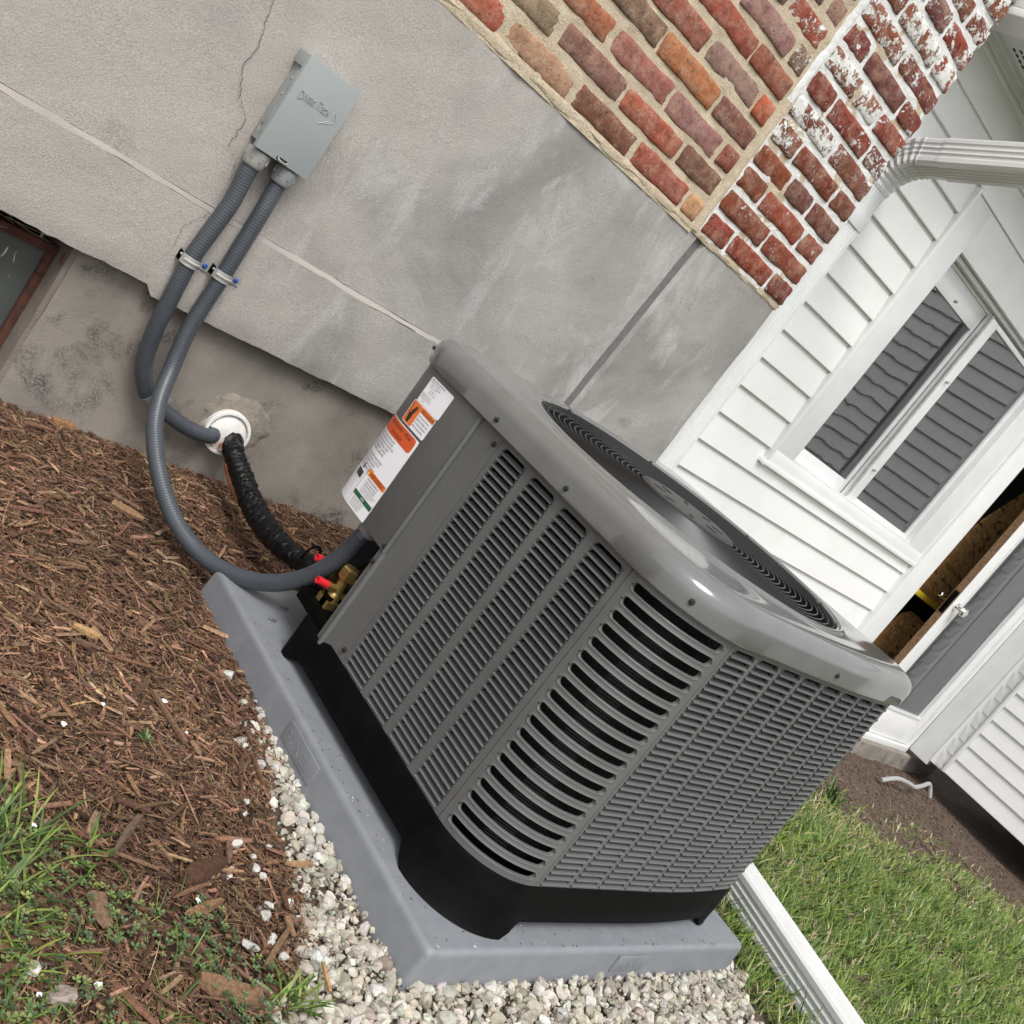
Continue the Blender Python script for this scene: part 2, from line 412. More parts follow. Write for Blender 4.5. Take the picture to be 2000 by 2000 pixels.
mb.box(1.4705, 1.4715, YS+.009, 1.62, .40, 1.236)
st = mb.build('stucco', m_stucco, house, True, ang=45)
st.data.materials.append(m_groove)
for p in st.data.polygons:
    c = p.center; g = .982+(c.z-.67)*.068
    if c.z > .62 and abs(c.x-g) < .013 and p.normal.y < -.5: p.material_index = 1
mb = MB(); n0 = len(up[0])
lj = [.0022*sn(p[0], 11.)+random.uniform(-.0008, .0008) for p in lo[-1]]; lk = [.0022*sn(p[0]+2, 13.)+random.uniform(-.0008, .0008) for p in lo[-1]]
mb.rings([[(p[0], p[1]+.002, p[2]+a_) for p, a_ in zip(lo[-1], lj)], [(p[0], p[1]+.006, p[2]+.004+a_*.5) for p, a_ in zip(lo[-1], lj)], [(p[0], q[1]-.0008, q[2]-.002+b_) for p, q, b_ in zip(lo[-1], up[0], lk)], [(p[0], q[1]+.002, q[2]+b_) for p, q, b_ in zip(lo[-1], up[0], lk)]], False)
mb.build('ledge', m_ledge, house, True)
def ribbon(name, pts, mat, parent, wd):
    m = MB(); P = resample([Vector(p) for p in pts], .006); q = []
    for i, p in enumerate(P):
        j = Vector((random.gauss(0, .0016), 0, random.gauss(0, .0012))); e = min(1, (len(P)-i)/25+.25)
        h = wd*random.uniform(.6, 1.3)*e
        q.append([p+j+Vector((-h, 0, 0)), p+j+Vector((h, 0, 0))])
    m.rings([[a[0] for a in q], [a[1] for a in q]], False); return m.build(name, mat, parent)
m_crack = M('crack_shade', (.05, .047, .045), rough=1.)
ribbon('crack', [(-.34, YS-.004, 1.15), (-.352, YS-.004, 1.06), (-.335, YS-.004, .99), (-.318, YS-.004, .93), (-.325, YS-.004, .885), (-.30, YS-.004, .835), (-.262, YS-.004, .80), (-.268, YS-.004, .74), (-.236, YS-.004, .72), (-.222, YS-.004, .68)], m_crack, house, .0007)
ribbon('crack', [(-.235, YS-.0165, .598), (-.262, YS-.0165, .555), (-.258, YS-.0165, .50), (-.275, YS-.0165, .46)], m_crack, house, .0004)
# foundation, set back under the stucco
YF = 1.385
mb = MB()
fx = [-.395]+list(np.arange(-.36, 1.46, .04))+[1.47]; fz = list(np.linspace(-.3, .42, 19))
n0 = len(mb.v); 
for z in fz: mb.v += [(x, YF+.003*sn(x+z, 5.)+.002*sn(z, 13.)+(.0 if x > -.39 else .004), z) for x in fx]
k = len(fx)
for i in range(len(fz)-1):
    for j in range(k-1): mb.f.append((i*k+j, i*k+j+1, (i+1)*k+j+1, (i+1)*k+j))
mb.build('foundation', m_found, house, True)
mb = MB(); mb.box(-.407, -.395, YF+.004, 1.56, -.3, .415); mb.box(-.395, 1.47, YF+.02, 1.6, -.3, .39)
mb.build('window_well_jamb', m_jamb, house)
mb = MB(); mb.box(-3, -.407, YF-.006, 1.40, -.3, .02); mb.box(-3, -.407, 1.40, 1.47, -.3, .045); mb.build('well_sill', m_found, house, bevel=.004)
mb = MB(); mb.box(-3, -.42, 1.462, 1.475, .045, .352); brd = mb.build('well_board', m_board, house)
mb = MB(); mb.box(-3, -.407, 1.447, 1.47, .352, .371); mb.box(-.424, -.407, 1.447, 1.47, .045, .352); mb.build('well_frame', m_rust, house, bevel=.003)
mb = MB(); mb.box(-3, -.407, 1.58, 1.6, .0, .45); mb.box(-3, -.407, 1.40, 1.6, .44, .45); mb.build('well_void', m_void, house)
mb = MB()
for i in range(7):
    a = Vector((random.uniform(-.62, -.45), 1.455, random.uniform(.372, .40)))
    mb.tube(smooth_path([a, a+Vector((.04, -.012, random.uniform(-.02, .01))), a+Vector((.09, .0, random.uniform(-.01, .02)))], 5), .0006, 4)
mb.build('dry_grass_stem', M('dry_stem', (.35, .30, .22), rough=.9), house)
# mortar and bricks
def mortar(name, mat, x0, x1, z0, z1, y, parent):
    m = MB(); a = np.arange(x0, x1+.001, .012 if x1-x0 < 1.5 else .016); b = np.arange(z0, z1+.001, .012)
    for z in b: m.v += [(x, y+.0022*sn(x*1.7+z*3, 17.)+.0018*sn(z-x*.6, 41.), z) for x in a]
    k = len(a)
    for i in range(len(b)-1):
        for j in range(k-1): m.f.append((i*k+j, i*k+j+1, (i+1)*k+j+1, (i+1)*k+j))
    return m.build(name, mat, parent, True)
mortar('mortar', m_mortar, -.45, .962, 1.222, 2.0, 1.3574, house)
mortar('mortar', m_mortar, .3, .962, 2.0, 2.46, 1.3574, house)
mortar('mortar', m_mortarw, .966, 1.468, 1.236, 2.46, 1.3555, house)
mb = MB(); mb.box(-3, 1.467, 1.366, 1.6, 1.237, 3.0); mb.build('wall_core', m_mortar, house)
# sandy bed joint over the stucco, ragged
mb = MB(); a = np.arange(-.45, 1.471, .012)
mb.rings([[(x, 1.3625, 1.226+.003*sn(x, 33.)) for x in a], [(x, 1.3572+.001*sn(x, 31), 1.229+.003*sn(x, 27.)) for x in a], [(x, 1.3545+.0012*sn(x, 37), 1.238+.003*sn(x, 19.)) for x in a], [(x, 1.3560, 1.247) for x in a], [(x, 1.3588, 1.255) for x in a]], False)
mb.build('bed_joint', m_mortar, house, True)
# upright joint between the two walls: sandy below, white caulk above
mb = MB(); zz = np.arange(1.24, 2.46, .014)
def joint(z0, z1, mat, name, w_):
    m = MB(); zz = np.arange(z0, z1, .013)
    m.rings([[(.964+dx*w_+.003*sn(z, 29.+i)+(.004 if z > 1.7 else 0), 1.3585-dy-.0016*sn(z, 47.+3*i), z) for z in zz] for i, (dx, dy) in enumerate(((-1, 0), (-.6, .006), (0, .0085), (.6, .006), (1, 0)))], False)
    m.build(name, mat, house, True)
joint(1.236, 1.66, m_mortar, 'upright_joint', .016); joint(1.645, 2.46, m_caulk, 'caulk_joint', .017)
def brick_mesh(L, H, seed):
    r = random.Random(seed); nu, nv = 10, 5; m = MB(); D = .05
    ph = [r.uniform(0, 6) for _ in range(8)]; cr = [r.uniform(.004, .013) for _ in range(4)]
    def edge(t, i): return .0011*math.sin(t*2*math.pi*1.3+ph[i])+.0008*math.sin(t*2*math.pi*3.1+ph[i+4])
    for lay, (ins, d) in enumerate(((.0, D), (.0, .0035), (.0035, .0))):
        ring = []
        us = [i/nu for i in range(nu+1)]; vs_ = [i/nv for i in range(nv+1)]
    def pt(u, v):
        x = -L/2+L*u; z = -H/2+H*v
        x += (edge(v, 0) if u < .5 else -edge(v, 1))*abs(2*u-1)**2; z += (edge(u, 2) if v < .5 else -edge(u, 3))*abs(2*v-1)**2
        c = cr[(u > .5)+2*(v > .5)]  # rounded corners
        dx, dz = L/2-abs(x), H/2-abs(z)
        if dx < c and dz < c:
            e = math.hypot(c-dx, c-dz)
            if e > c:
                s_ = c/e; x = math.copysign(L/2-c+(c-dx)*s_, x); z = math.copysign(H/2-c+(c-dz)*s_, z)
        return x, z
    us = [0, .02, .09, .25, .42, .58, .75, .91, .98, 1]; vs_ = [0, .06, .28, .5, .72, .94, 1]
    for v in vs_:
        for u in us:
            x, z = pt(u, v); e = max(abs(2*u-1)**14, abs(2*v-1)**9)
            m.v.append((x, .0045*e+.0011*math.sin(u*9+ph[2])*math.cos(v*6+ph[5])+r.uniform(-.0007, .0007), z))
    k = len(us)
    for i in range(len(vs_)-1):
        for j in range(k-1): m.f.append((i*k+j, i*k+j+1, (i+1)*k+j+1, (i+1)*k+j))
    per = [j for j in range(k)]+[i*k+k-1 for i in range(1, len(vs_))]+[(len(vs_)-1)*k+j for j in range(k-2, -1, -1)]+[i*k for i in range(len(vs_)-2, 0, -1)]
    n0 = len(m.v); m.v += [(m.v[i][0], .03, m.v[i][2]) for i in per]
    for a in range(len(per)):
        b = (a+1) % len(per); m.f.append((per[b], per[a], n0+a, n0+b))
    me = bpy.data.meshes.new('brick'); me.from_pydata(m.v, [], m.f)
    for p in me.polygons: p.use_smooth = True
    me.materials.append(m_brick); return me
BM = {'s': [brick_mesh(.228, .059, i) for i in range(6)], 'h': [brick_mesh(.108, .059, 20+i) for i in range(4)], 'q': [brick_mesh(.165, .059, 40+i) for i in range(4)]}
BC = [(.43, .145, .068), (.29, .095, .058), (.23, .125, .098), (.42, .135, .068), (.29, .185, .142), (.35, .11, .06), (.31, .16, .115), (.20, .085, .066), (.46, .25, .145)]
BR = [(.24, .06, .034), (.19, .05, .035), (.26, .075, .042), (.18, .07, .055), (.22, .06, .04)]
def brick(x0, x1, zc, col, white, y):
    L = x1-x0; k = 's' if L > .19 else ('q' if L > .135 else 'h'); me = random.choice(BM[k]); base = {'s': .228, 'q': .165, 'h': .108}[k]
    o = bpy.data.objects.new('brick', me); put(o, house)
    jit = [min(1, max(0, c*random.uniform(.85, 1.15))) for c in col]; o.color = (*jit, white)
    o.matrix_basis = Matrix.Translation(((x0+x1)/2, y, zc)) @ Matrix.Rotation(random.gauss(0, .008), 4, 'Y') @ Matrix.Diagonal((L/base, 1, random.uniform(.95, 1.03), 1))
    if random.random() < .5: o.matrix_basis = o.matrix_basis @ Matrix.Diagonal((-1, 1, 1, 1))
fixed = {(0, 1): 0, (0, 2): 8, (0, 3): 7, (0, 4): 1, (1, 2): 2, (1, 3): 5, (1, 4): 7, (2, 2): 3, (2, 3): 6, (2, 1): 0}
for k in range(16):
    zc = 1.277+.0752*k
    e = [-.39, -.14, .112, .362, .612, .862, .952] if k % 2 == 0 else [-.28, -.02, .235, .487, .752, .952]
    for i in range(len(e)-1):
        if k > 9 and e[i+1] < .4: continue
        ci = fixed.get((k, i), (k*5+i*7+(k*i) % 3) % 9)
        j = random.gauss(0, .004)
        wh = 0.0 if random.random() < .8 else .25
        if e[i] > .7 and k > 3: wh = random.choice((.1, .3, .5))
        brick(e[i]+.008+j, e[i+1]-(.008 if i < len(e)-2 else .014)+j, zc+random.gauss(0, .0015), BC[ci], wh, 1.3525+random.gauss(0, .0014))
    e = [.976, 1.108, 1.351, 1.471] if k % 2 == 0 else [.976, 1.226, 1.471]
    if k % 4 == 3: e = [.976, 1.16, 1.30, 1.471]
    for i in range(len(e)-1):
        wh = min(.70, max(.15, .35+.03*max(0, k-2)+random.gauss(0, .13)))
        if k in (5, 6, 7) and i < 2 and random.random() < .5: wh = .72
        if k < 4: wh = random.uniform(.22, .42)
        brick(e[i]+.007, e[i+1]-(.007 if i < len(e)-2 else 0), zc+random.gauss(0, .0012), random.choice(BR), wh, 1.3495+random.gauss(0, .0012))

# ------------------------------------------------------------------ porch wing with siding, window and door
porch = thing('porch', 'white sided porch with a sliding window and a half open door, beside the brick', 'porch', (3.5, 1.5, -.2))
YP = 1.5
P0 = .651; PE = .1142
def board_mesh(x0, x1, zb, h=PE):
    m = MB()
    prof = [(-.002, -.004), (-.0135, -.004), (-.015, -.001), (-.0145, .004), (-.0045, h-.018), (-.002, h-.012), (-.002, h+.006)]
    m.rings([[(x0, YP+d, zb+z) for d, z in prof], [(x1, YP+d, zb+z) for d, z in prof]], False)
    m.add([(x1, YP+d, zb+z) for d, z in prof], [tuple(range(len(prof)))])
    return m
for k in range(-6, 15):
    zb = P0+k*PE
    if zb < .80: spans = [(1.50, 3.655)]
    elif zb > 1.93: spans = [(1.50, 3.86)]
    else: spans = [(1.50, 2.128)]
    for a, b in spans: board_mesh(a, b, zb).build('siding_board', m_siding, porch)
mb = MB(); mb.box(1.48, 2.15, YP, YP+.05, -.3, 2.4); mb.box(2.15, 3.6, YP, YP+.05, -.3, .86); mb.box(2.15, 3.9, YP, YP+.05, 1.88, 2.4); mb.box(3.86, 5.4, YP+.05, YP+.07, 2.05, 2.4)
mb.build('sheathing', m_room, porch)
# window (part) with its casings, sill, sashes and panes
mb = MB()
mb.box(2.128, 2.283, YP-.02, YP+.03, .885, 2.0)          # left casing
mb.box(2.283, 3.66, YP-.0195, YP+.03, 1.834, 2.0)        # head casing
mb.box(3.485, 3.66, YP-.0185, YP+.03, .885, 1.834)       # right casing
wn = mb.build('window', m_alum, porch, bevel=.003)
mb = MB(); mb.box(2.116, 2.136, YP-.028, YP-.002, .81, 2.012); mb.box(2.136, 3.70, YP-.0275, YP-.002, 2.0, 2.018); mb.build('casing_bead', m_siding, wn, bevel=.003)
mb = MB(); mb.box(2.10, 3.672, YP-.03, YP+.02, .815, .833); mb.box(2.136, 3.665, YP-.022, YP+.02, .833, .885); mb.box(2.283, 3.485, YP-.02, YP+.06, .885, .893); mb.build('sill', m_white, wn, bevel=.003)
mb = MB()
mb.box(2.283, 3.485, YP+.035, YP+.06, 1.80, 1.834); mb.box(2.283, 3.485, YP+.005, YP+.03, 1.815, 1.833)
mb.box(2.283, 2.30, YP+.03, YP+.06, .893, 1.80)
mb.build('track', m_alum, wn, bevel=.002)
def sash(x0, x1, y, wl, wr, wb, wt):
    m = MB(); z0, z1 = .893, 1.80
    m.box(x0, x0+wl, y, y+.025, z0, z1); m.box(x1-wr, x1, y, y+.025, z0, z1)
    m.box(x0+wl, x1-wr, y+.0005, y+.0245, z0, z0+wb); m.box(x0+wl, x1-wr, y+.0005, y+.0245, z1-wt, z1)
    s_ = m.build('sash', m_alum, wn, bevel=.003)
    g = MB(); g.box(x0+wl-.002, x1-wr+.002, y+.011, y+.014, z0+wb-.002, z1-wt+.002); g.build('pane', m_glass if x0 < 2.5 else m_glass3, wn)
sash(2.29, 2.88, YP+.04, .012, .09, .055, .09)
sash(2.80, 3.485, YP+.008, .085, .03, .022, .02)
mb = MB(); mb.tube([(2.797, YP+.004, .9), (2.797, YP+.004, 1.8)], .006, 8)
for x, z in ((2.84, 1.05), (2.84, 1.5), (3.2, 1.812), (2.5, 1.72)): mb.tube([(x, YP+.008, z), (x, YP-.006, z)], .006, 8)
mb.build('catch', m_zinc, wn, True)
# paper stuck inside the right pane
mb = MB(); mb.box(2.99, 3.06, YP+.05, YP+.052, 1.02, 1.22, Matrix.Rotation(0, 4, 'Y')); mb.box(2.93, 3.02, YP+.055, YP+.057, .99, 1.09); mb.build('paper_strip', m_white, wn)
# room behind
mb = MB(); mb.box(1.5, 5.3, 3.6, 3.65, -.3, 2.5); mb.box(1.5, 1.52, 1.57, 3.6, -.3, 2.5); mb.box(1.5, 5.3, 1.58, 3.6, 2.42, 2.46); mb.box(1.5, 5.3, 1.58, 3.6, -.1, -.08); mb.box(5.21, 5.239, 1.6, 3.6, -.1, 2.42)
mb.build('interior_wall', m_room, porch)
# door casing, threshold, frame post
mb = MB(); mb.box(3.655, 3.86, YP-.032, YP+.08, -.06, 2.1); mb.build('door_casing', m_white, porch, bevel=.004)
mb = MB(); mb.box(3.655, 3.672, YP-.04, YP-.032, -.06, 2.1); mb.build('casing_bead', m_siding, porch)
mb = MB(); mb.box(3.86, 5.25, YP-.025, YP+.10, -.115, -.08); mb.build('threshold', m_white, porch, bevel=.004)
mb = MB(); mb.box(3.2, 5.75, YP-.06, YP+.1, -.5, -.116); mb.build('porch_footing', m_found, porch, bevel=.01)
# the door: leaf > glass, knob, latch
DX0, DX1 = 4.37, 5.235
mb = MB()
mb.box(DX0, DX0+.105, YP, YP+.043, -.075, 2.05); mb.box(DX1-.10, DX1, YP, YP+.043, -.075, 2.05)
mb.box(DX0+.105, DX1-.10, YP+.0005, YP+.0425, -.075, .10); mb.box(DX0+.105, DX1-.10, YP+.0005, YP+.0425, 1.95, 2.05)
door = mb.build('door', m_white, porch, bevel=.002)
mb = MB(); mb.box(DX0-.0015, DX0-.0002, YP+.003, YP+.042, -.07, 2.04); mb.build('bare_edge', m_wood, door)
mb = MB(); mb.box(DX0+.104, DX1-.099, YP+.018, YP+.022, .098, 1.955); mb.build('glass', m_glass2, door)
mb = MB()
fr = [(DX0+.105, DX0+.118, .10, 1.95), (DX1-.113, DX1-.10, .10, 1.95)]
for a, b, c, d in fr: mb.box(a, b, YP-.006, YP+.017, c, d)
mb.box(DX0+.118, DX1-.113, YP-.0055, YP+.017, .10, .113); mb.build('glazing_bead', m_alum, door)
mb = MB(); prof = [(0, .026), (.006, .027), (.009, .016), (.03, .011), (.036, .02), (.05, .028), (.062, .024), (.069, .01), (.07, .0)]
def lathe(m, c, ax, prof, n=20):
    ax = Vector(ax).normalized(); u = ax.orthogonal().normalized(); v = ax.cross(u); c = Vector(c)
    m.rings([[c+ax*d+(u*math.cos(2*math.pi*j/n)+v*math.sin(2*math.pi*j/n))*max(r, .0004) for j in range(n)] for d, r in prof], True, (True, True))
lathe(mb, (DX0+.06, YP, .77), (0, -1, 0), prof); lathe(mb, (DX0+.06, YP+.043, .77), (0, 1, 0), prof)
mb.build('knob', m_chrome, door, True)
mb = MB(); mb.box(DX0-.004, DX0-.0016, YP+.008, YP+.036, .70, .84); mb.box(DX0-.012, DX0-.004, YP+.016, YP+.028, .755, .785); mb.build('latch', m_black, door, bevel=.001)
mb = MB(); mb.box(5.24, 5.262, YP-.02, YP+.08, -.08, 2.1); mb.box(3.86, 5.24, YP-.02, YP+.08, 2.055, 2.12); mb.build('door_frame', m_white, porch, bevel=.003)
# side wing facing the yard
XW = 5.262
mb = MB(); mb.box(XW, XW+.04, 1.345, YP-.021, -.085, 2.4); mb.build('corner_board', m_alum, porch, bevel=.003)
mb = MB(); mb.box(XW-.004, XW+.035, 1.256, 1.3445, -.05, 2.4); mb.build('corner_post', m_siding, porch)
mb = MB()
WE = .1022
for k in range(24):
    z = -.04+k*WE; mb.add([(XW-.006, 1.31, z), (XW-.018, 1.262, z), (XW-.018, 1.262, z+.012), (XW-.006, 1.325, z+WE-.01)], [(0, 1, 2, 3)])
mb.build('lap_end', m_siding, porch)
mb = MB(); mb.box(XW-.022, XW+.0, 1.236, 1.2555, -.045, 2.4); mb.build('corner_trim', m_white, porch, bevel=.002)
for k in range(24):
    z = -.04+k*WE; m = MB(); prof = [(0.0, -.004), (-.0135, -.004), (-.015, 0), (-.004, WE-.012), (-.002, WE+.004)]
    m.rings([[(XW+d, y, z+q) for d, q in prof] for y in (1.2345, -1.6)], False); m.build('siding_board', m_siding, porch)
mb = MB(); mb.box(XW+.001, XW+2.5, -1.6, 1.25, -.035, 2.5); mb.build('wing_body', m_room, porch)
# eaves
mb = MB(); mb.box(1.60, 5.2, 1.22, YP-.001, 2.292, 2.31); mb.build('soffit', m_alum, porch)
mb = MB()
for i in range(60):
    x = 1.70+i*.03
    for j in range(5): mb.box(x, x+.018, 1.32+j*.026, 1.327+j*.026, 2.2905, 2.2925)
mb.build('soffit_vent', m_void, porch, kind='stuff')
mb = MB(); mb.box(1.475, 1.60, 1.2, YP-.001, 2.275, 2.30); mb.box(1.475, 1.50, 1.195, YP-.001, 2.30, 2.46); mb.build('fascia', m_white, porch, bevel=.004)
mb = MB(); mb.box(1.60, 5.2, YP-.03, YP-.016, 2.262, 2.2915); mb.box(1.60, 5.2, YP-.042, YP-.03, 2.28, 2.2915); mb.build('cornice_channel', m_alum, porch)
mb = MB(); mb.box(1.5, 5.2, 1.185, 1.2, 2.27, 2.46); mb.box(1.45, 5.6, 1.17, 3.7, 2.47, 2.52); mb.build('roof_edge', m_white, porch)

# ------------------------------------------------------------------ things inside the doorway
def single(name, mb, mat, label, cat, group=None, **kw):
    return tag(mb.build(name, mat, None, **kw), label, cat, group)
def at(px, py, y):
    d = Vector(RT)*((px-1000)/2072.5)+Vector(DN)*((py-1000)/2072.5)+Vector(FW); c = Vector((-1.23079, -.74487, .9306)); return c+d*((y-c.y)/d.y)
def slab(m, pts, y, t):
    f = [at(px, py, y) for px, py in pts]; m.rings([f, [p+Vector((0, t, 0)) for p in f]], True, (True, True))
mb = MB(); slab(mb, [(1680, 1262), (1775, 1150), (1822, 1098), (1920, 1018), (2010, 960), (2060, 1010), (1850, 1290), (1790, 1330)], 1.78, .012); single('strand_board_sheet', mb, m_osb, 'brown strand board sheet standing inside the doorway behind the yellow level', 'board')
mb = MB(); slab(mb, [(1774, 1134), (1845, 1192), (1920, 1250), (1914, 1258), (1838, 1201), (1767, 1143)], 1.70, .03); single('yellow_level', mb, m_yellow, 'yellow spirit level slanting across the half open doorway', 'level', bevel=.002)
bn = thing('black_bin', 'black plastic bin in the doorway under the yellow level', 'bin', tuple(at(1790, 1200, 1.74)))
mb = MB(); slab(mb, [(1767, 1144), (1838, 1201), (1812, 1222), (1800, 1208), (1780, 1194), (1762, 1197), (1700, 1245), (1690, 1240)], 1.735, .03); mb.build('body', m_black, bn, bevel=.004)
mb = MB(); mb.tube(smooth_path([at(1697, 1236, 1.72), at(1735, 1208, 1.72), at(1763, 1184, 1.72)], 6), .007, 8); mb.build('handle', M('bin_handle', (.05, .055, .06), rough=.4), bn, True)

# ------------------------------------------------------------------ downspout
ds = thing('downspout', 'white ribbed aluminium downspout with an elbow, running down beside the brick corner', 'downspout', (1.6, 1.46, 0))
def ribbed(w_, d_, n=4):
    """closed outline of a ribbed downspout, centred; front (-v) and both sides fluted"""
    p = []
    def side(a, b, nx_, k):
        a = Vector(a); b = Vector(b); nx_ = Vector(nx_); L = b-a
        for i in range(k):
            t0 = .2+.6*i/k; q = .6/k
            for t, h in ((t0, 0), (t0+q*.25, -.0035), (t0+q*.6, -.0035), (t0+q*.85, 0)): p.append(tuple(a+L*t+nx_*h))
    c = .006; x, y = w_/2, d_/2
    p.append((-x+c, -y)); side((-x, -y), (x, -y), (0, -1), n); p += [(x-c, -y), (x, -y+c)]
    side((x, -y), (x, y), (1, 0), max(2, n-1)); p += [(x, y-c), (x-c, y), (-x+c, y), (-x, y-c)]
    side((-x, y), (-x, -y), (-1, 0), max(2, n-1)); p.append((-x, -y+c)); return p
def sweep(m, out, frames, caps=(True, True)):
    m.rings([[o+u*a+v*b for a, b in out] for o, u, v in frames], True, caps)
VX = Vector((1, 0, 0)); o1 = ribbed(.105, .076); o2 = ribbed(.110, .081)
mb = MB(); sweep(mb, o1, [(Vector((1.5985, 1.458, z)), VX, Vector((0, 1, 0))) for z in (-.1, 1.72)]); mb.build('pipe', m_alum, ds, True, ang=25)
# elbow: crimped bands turning outwards and up
mb = MB(); fr = []
cen = Vector((1.5985, 1.458-.15, 1.715)); A = math.radians(73)
nb = 15
for i in range(nb+1):
    a = A*i/nb; f = 1.0+(.05 if i % 2 else -.01)
    c = cen+Vector((0, .15*math.cos(a), .15*math.sin(a))); v = Vector((0, math.cos(a), math.sin(a)))
    fr.append((c, VX*f, v*f))
sweep(mb, o2, fr); mb.build('elbow', m_alum, ds, True, ang=18)
ce, ve = fr[-1][0], Vector((0, math.cos(A), math.sin(A))); dirn = Vector((0, -math.sin(A), math.cos(A)))
mb = MB(); sweep(mb, o2, [(ce+dirn*t, VX, ve) for t in (-.004, .075)]); mb.build('elbow_collar', m_alum, ds, True, ang=25)
mb = MB(); sweep(mb, ribbed(.115, .086), [(ce+dirn*t, VX, ve) for t in (.065, .9)]); mb.build('upper_pipe', m_alum, ds, True, ang=25)
mb = MB(); mb.box(1.52, 1.6535, 1.4165, 1.4195, 1.585, 1.635); mb.box(1.6515, 1.6545, 1.4195, 1.5, 1.585, 1.635)
mb.build('strap', m_alum, ds, bevel=.001)
ex = thing('downspout_extension', 'white ribbed downspout extension lying on the lawn behind the cooling unit', 'downspout', (1.1, -.1, 0))
d_ = Vector((-.283, -.959, 0)); s_ = Vector((.959, -.283, 0)); c0 = Vector((1.181, .1, .042))
mb = MB(); sweep(mb, ribbed(.086, .08, 4), [(c0+d_*t-Vector((0, 0, .012*max(0, -t))), s_, Vector((0, 0, -1))) for t in (-.75, .95)]); mb.build('pipe', m_alum, ex, True, ang=25)

# ------------------------------------------------------------------ pad
pad = thing('equipment_pad', 'grey plastic equipment pad under the cooling unit', 'pad', (.416, .424, 0))
PX0, PX1, PY0, PY1, PZ = -.048, .881, -.038, .886, .0727
def rrect(x0, x1, y0, y1, r, z, n=4):
    p = []
    for cx, cy, a0 in ((x1-r, y1-r, 0), (x0+r, y1-r, 90), (x0+r, y0+r, 180), (x1-r, y0+r, 270)):
        for i in range(n+1):
            a = math.radians(a0+90*i/n); p.append((cx+r*math.cos(a), cy+r*math.sin(a), z))
    return p
mb = MB(); rr = []
for off, z, r in ((.008, -.02, .012), (.0035, .060, .011), (.0025, .066, .011), (.0, .0703, .011), (-.003, .0722, .012), (-.007, PZ, .012), (-.3, PZ, .01)):
    rr.append(rrect(PX0-off, PX1+off, PY0-off, PY1+off, r, z))
mb.rings(rr, True, (False, True)); mb.build('slab', m_pad, pad, True, ang=50)
def text_mesh(txt, size, align='LEFT', sx=1., extrude=0., shear=0.):
    cu = bpy.data.curves.new('t', 'FONT'); cu.body = txt; cu.size = size; cu.align_x = align; cu.resolution_u = 2; cu.extrude = extrude; cu.shear = shear
    o = bpy.data.objects.new('t', cu); C.objects.link(o); dg = bpy.context.evaluated_depsgraph_get(); dg.update()
    me = bpy.data.meshes.new_from_object(o.evaluated_get(dg)); C.objects.unlink(o); bpy.data.objects.remove(o)
    V_ = [(v.co.x*sx, v.co.y, v.co.z) for v in me.vertices]; F_ = [tuple(p.vertices) for p in me.polygons]; bpy.data.meshes.remove(me)
    return V_, F_
def text_on(m, txt, size, fmap, align='LEFT', sx=1., extrude=0.):
    V_, F_ = text_mesh(txt, size, align, sx, extrude); m.add([fmap(*p) for p in V_], F_)
mb = MB(); mb.box(PX0-.0085, PX0-.004, .335, .455, .022, .060); mb.build('size_tab', m_pad, pad, bevel=.0015)
mb = MB(); text_on(mb, '36 X 36', .026, lambda u, v, d: (PX0-.0084-max(0, d), .445-u, .030+v), extrude=.0008); mb.build('moulded_mark', m_pad, pad)
mb = MB(); mb.box(.44, .535, PY0-.0085, PY0-.004, .022, .058); mb.build('size_tab', m_pad, pad, bevel=.0015)
mb = MB(); text_on(mb, '36 X 36', .02, lambda u, v, d: (.45+u, PY0-.0084-max(0, d), .031+v), extrude=.0008); mb.build('moulded_mark', m_pad, pad)

for px, py in ((556, 1188), (532, 1211)):
    d = Vector(RT)*((px-1000)/2072.5)+Vector(DN)*((py-1000)/2072.5)+Vector(FW); c = Vector((-1.23079, -.74487, .9306)); p = c+d*((PZ+.001-c.z)/d.z)
    mb = MB(); mb.tube(smooth_path([p+Vector((-.010, .002, 0)), p+Vector((.004, -.004, 0)), p+Vector((.008, -.001, .001)), p+Vector((.001, .004, .001))], 6), .0006, 6)
    tag(mb.build('wire_staple', m_black), ('small bent dark wire clip on the pad, nearer the cooling unit' if px > 540 else 'small bent dark wire clip on the pad, nearer its left edge'), 'wire clip', 'wire clips on the pad')
# ------------------------------------------------------------------ cooling unit
unit = thing('condenser_unit', 'grey outdoor air conditioning condenser with louvred sides on a black base', 'air conditioner', (.41, .41, PZ))
def arc(cx, cy, r, a0, a1, n=60):
    return [(cx+r*math.cos(math.radians(a0+(a1-a0)*i/n)), cy+r*math.sin(math.radians(a0+(a1-a0)*i/n))) for i in range(n+1)]
RN = .13
right = [(x, 0 if x < .45 else .018*((x-.45)/.31)**2) for x in np.linspace(.131, .758, 200)]
tail = arc(.7527, .0833, .066, -83.4, 0, 40)
rest = [(.8187, y) for y in np.linspace(.09, .72, 40)]+arc(.7187, .728, .1, 0, 90, 40)+[(x, .828) for x in np.linspace(.71, .11, 60)]
farL = arc(.1, .728, .1, 90, 180, 60)
leftL = [(0, y) for y in np.linspace(.727, .131, 200)]
near = arc(RN, RN, RN, 180, 270, 80)
OUTL = np.array(farL+leftL+near+right+tail+rest)       # starts behind the control box, runs round to the back
seg = np.hypot(*(np.diff(OUTL, axis=0).T)); cum = np.r_[0, np.cumsum(seg)]
i0 = len(farL)+len(leftL); S0 = cum[i0]
tan = np.gradient(OUTL, cum, axis=0); tan /= np.hypot(tan[:, 0], tan[:, 1])[:, None]
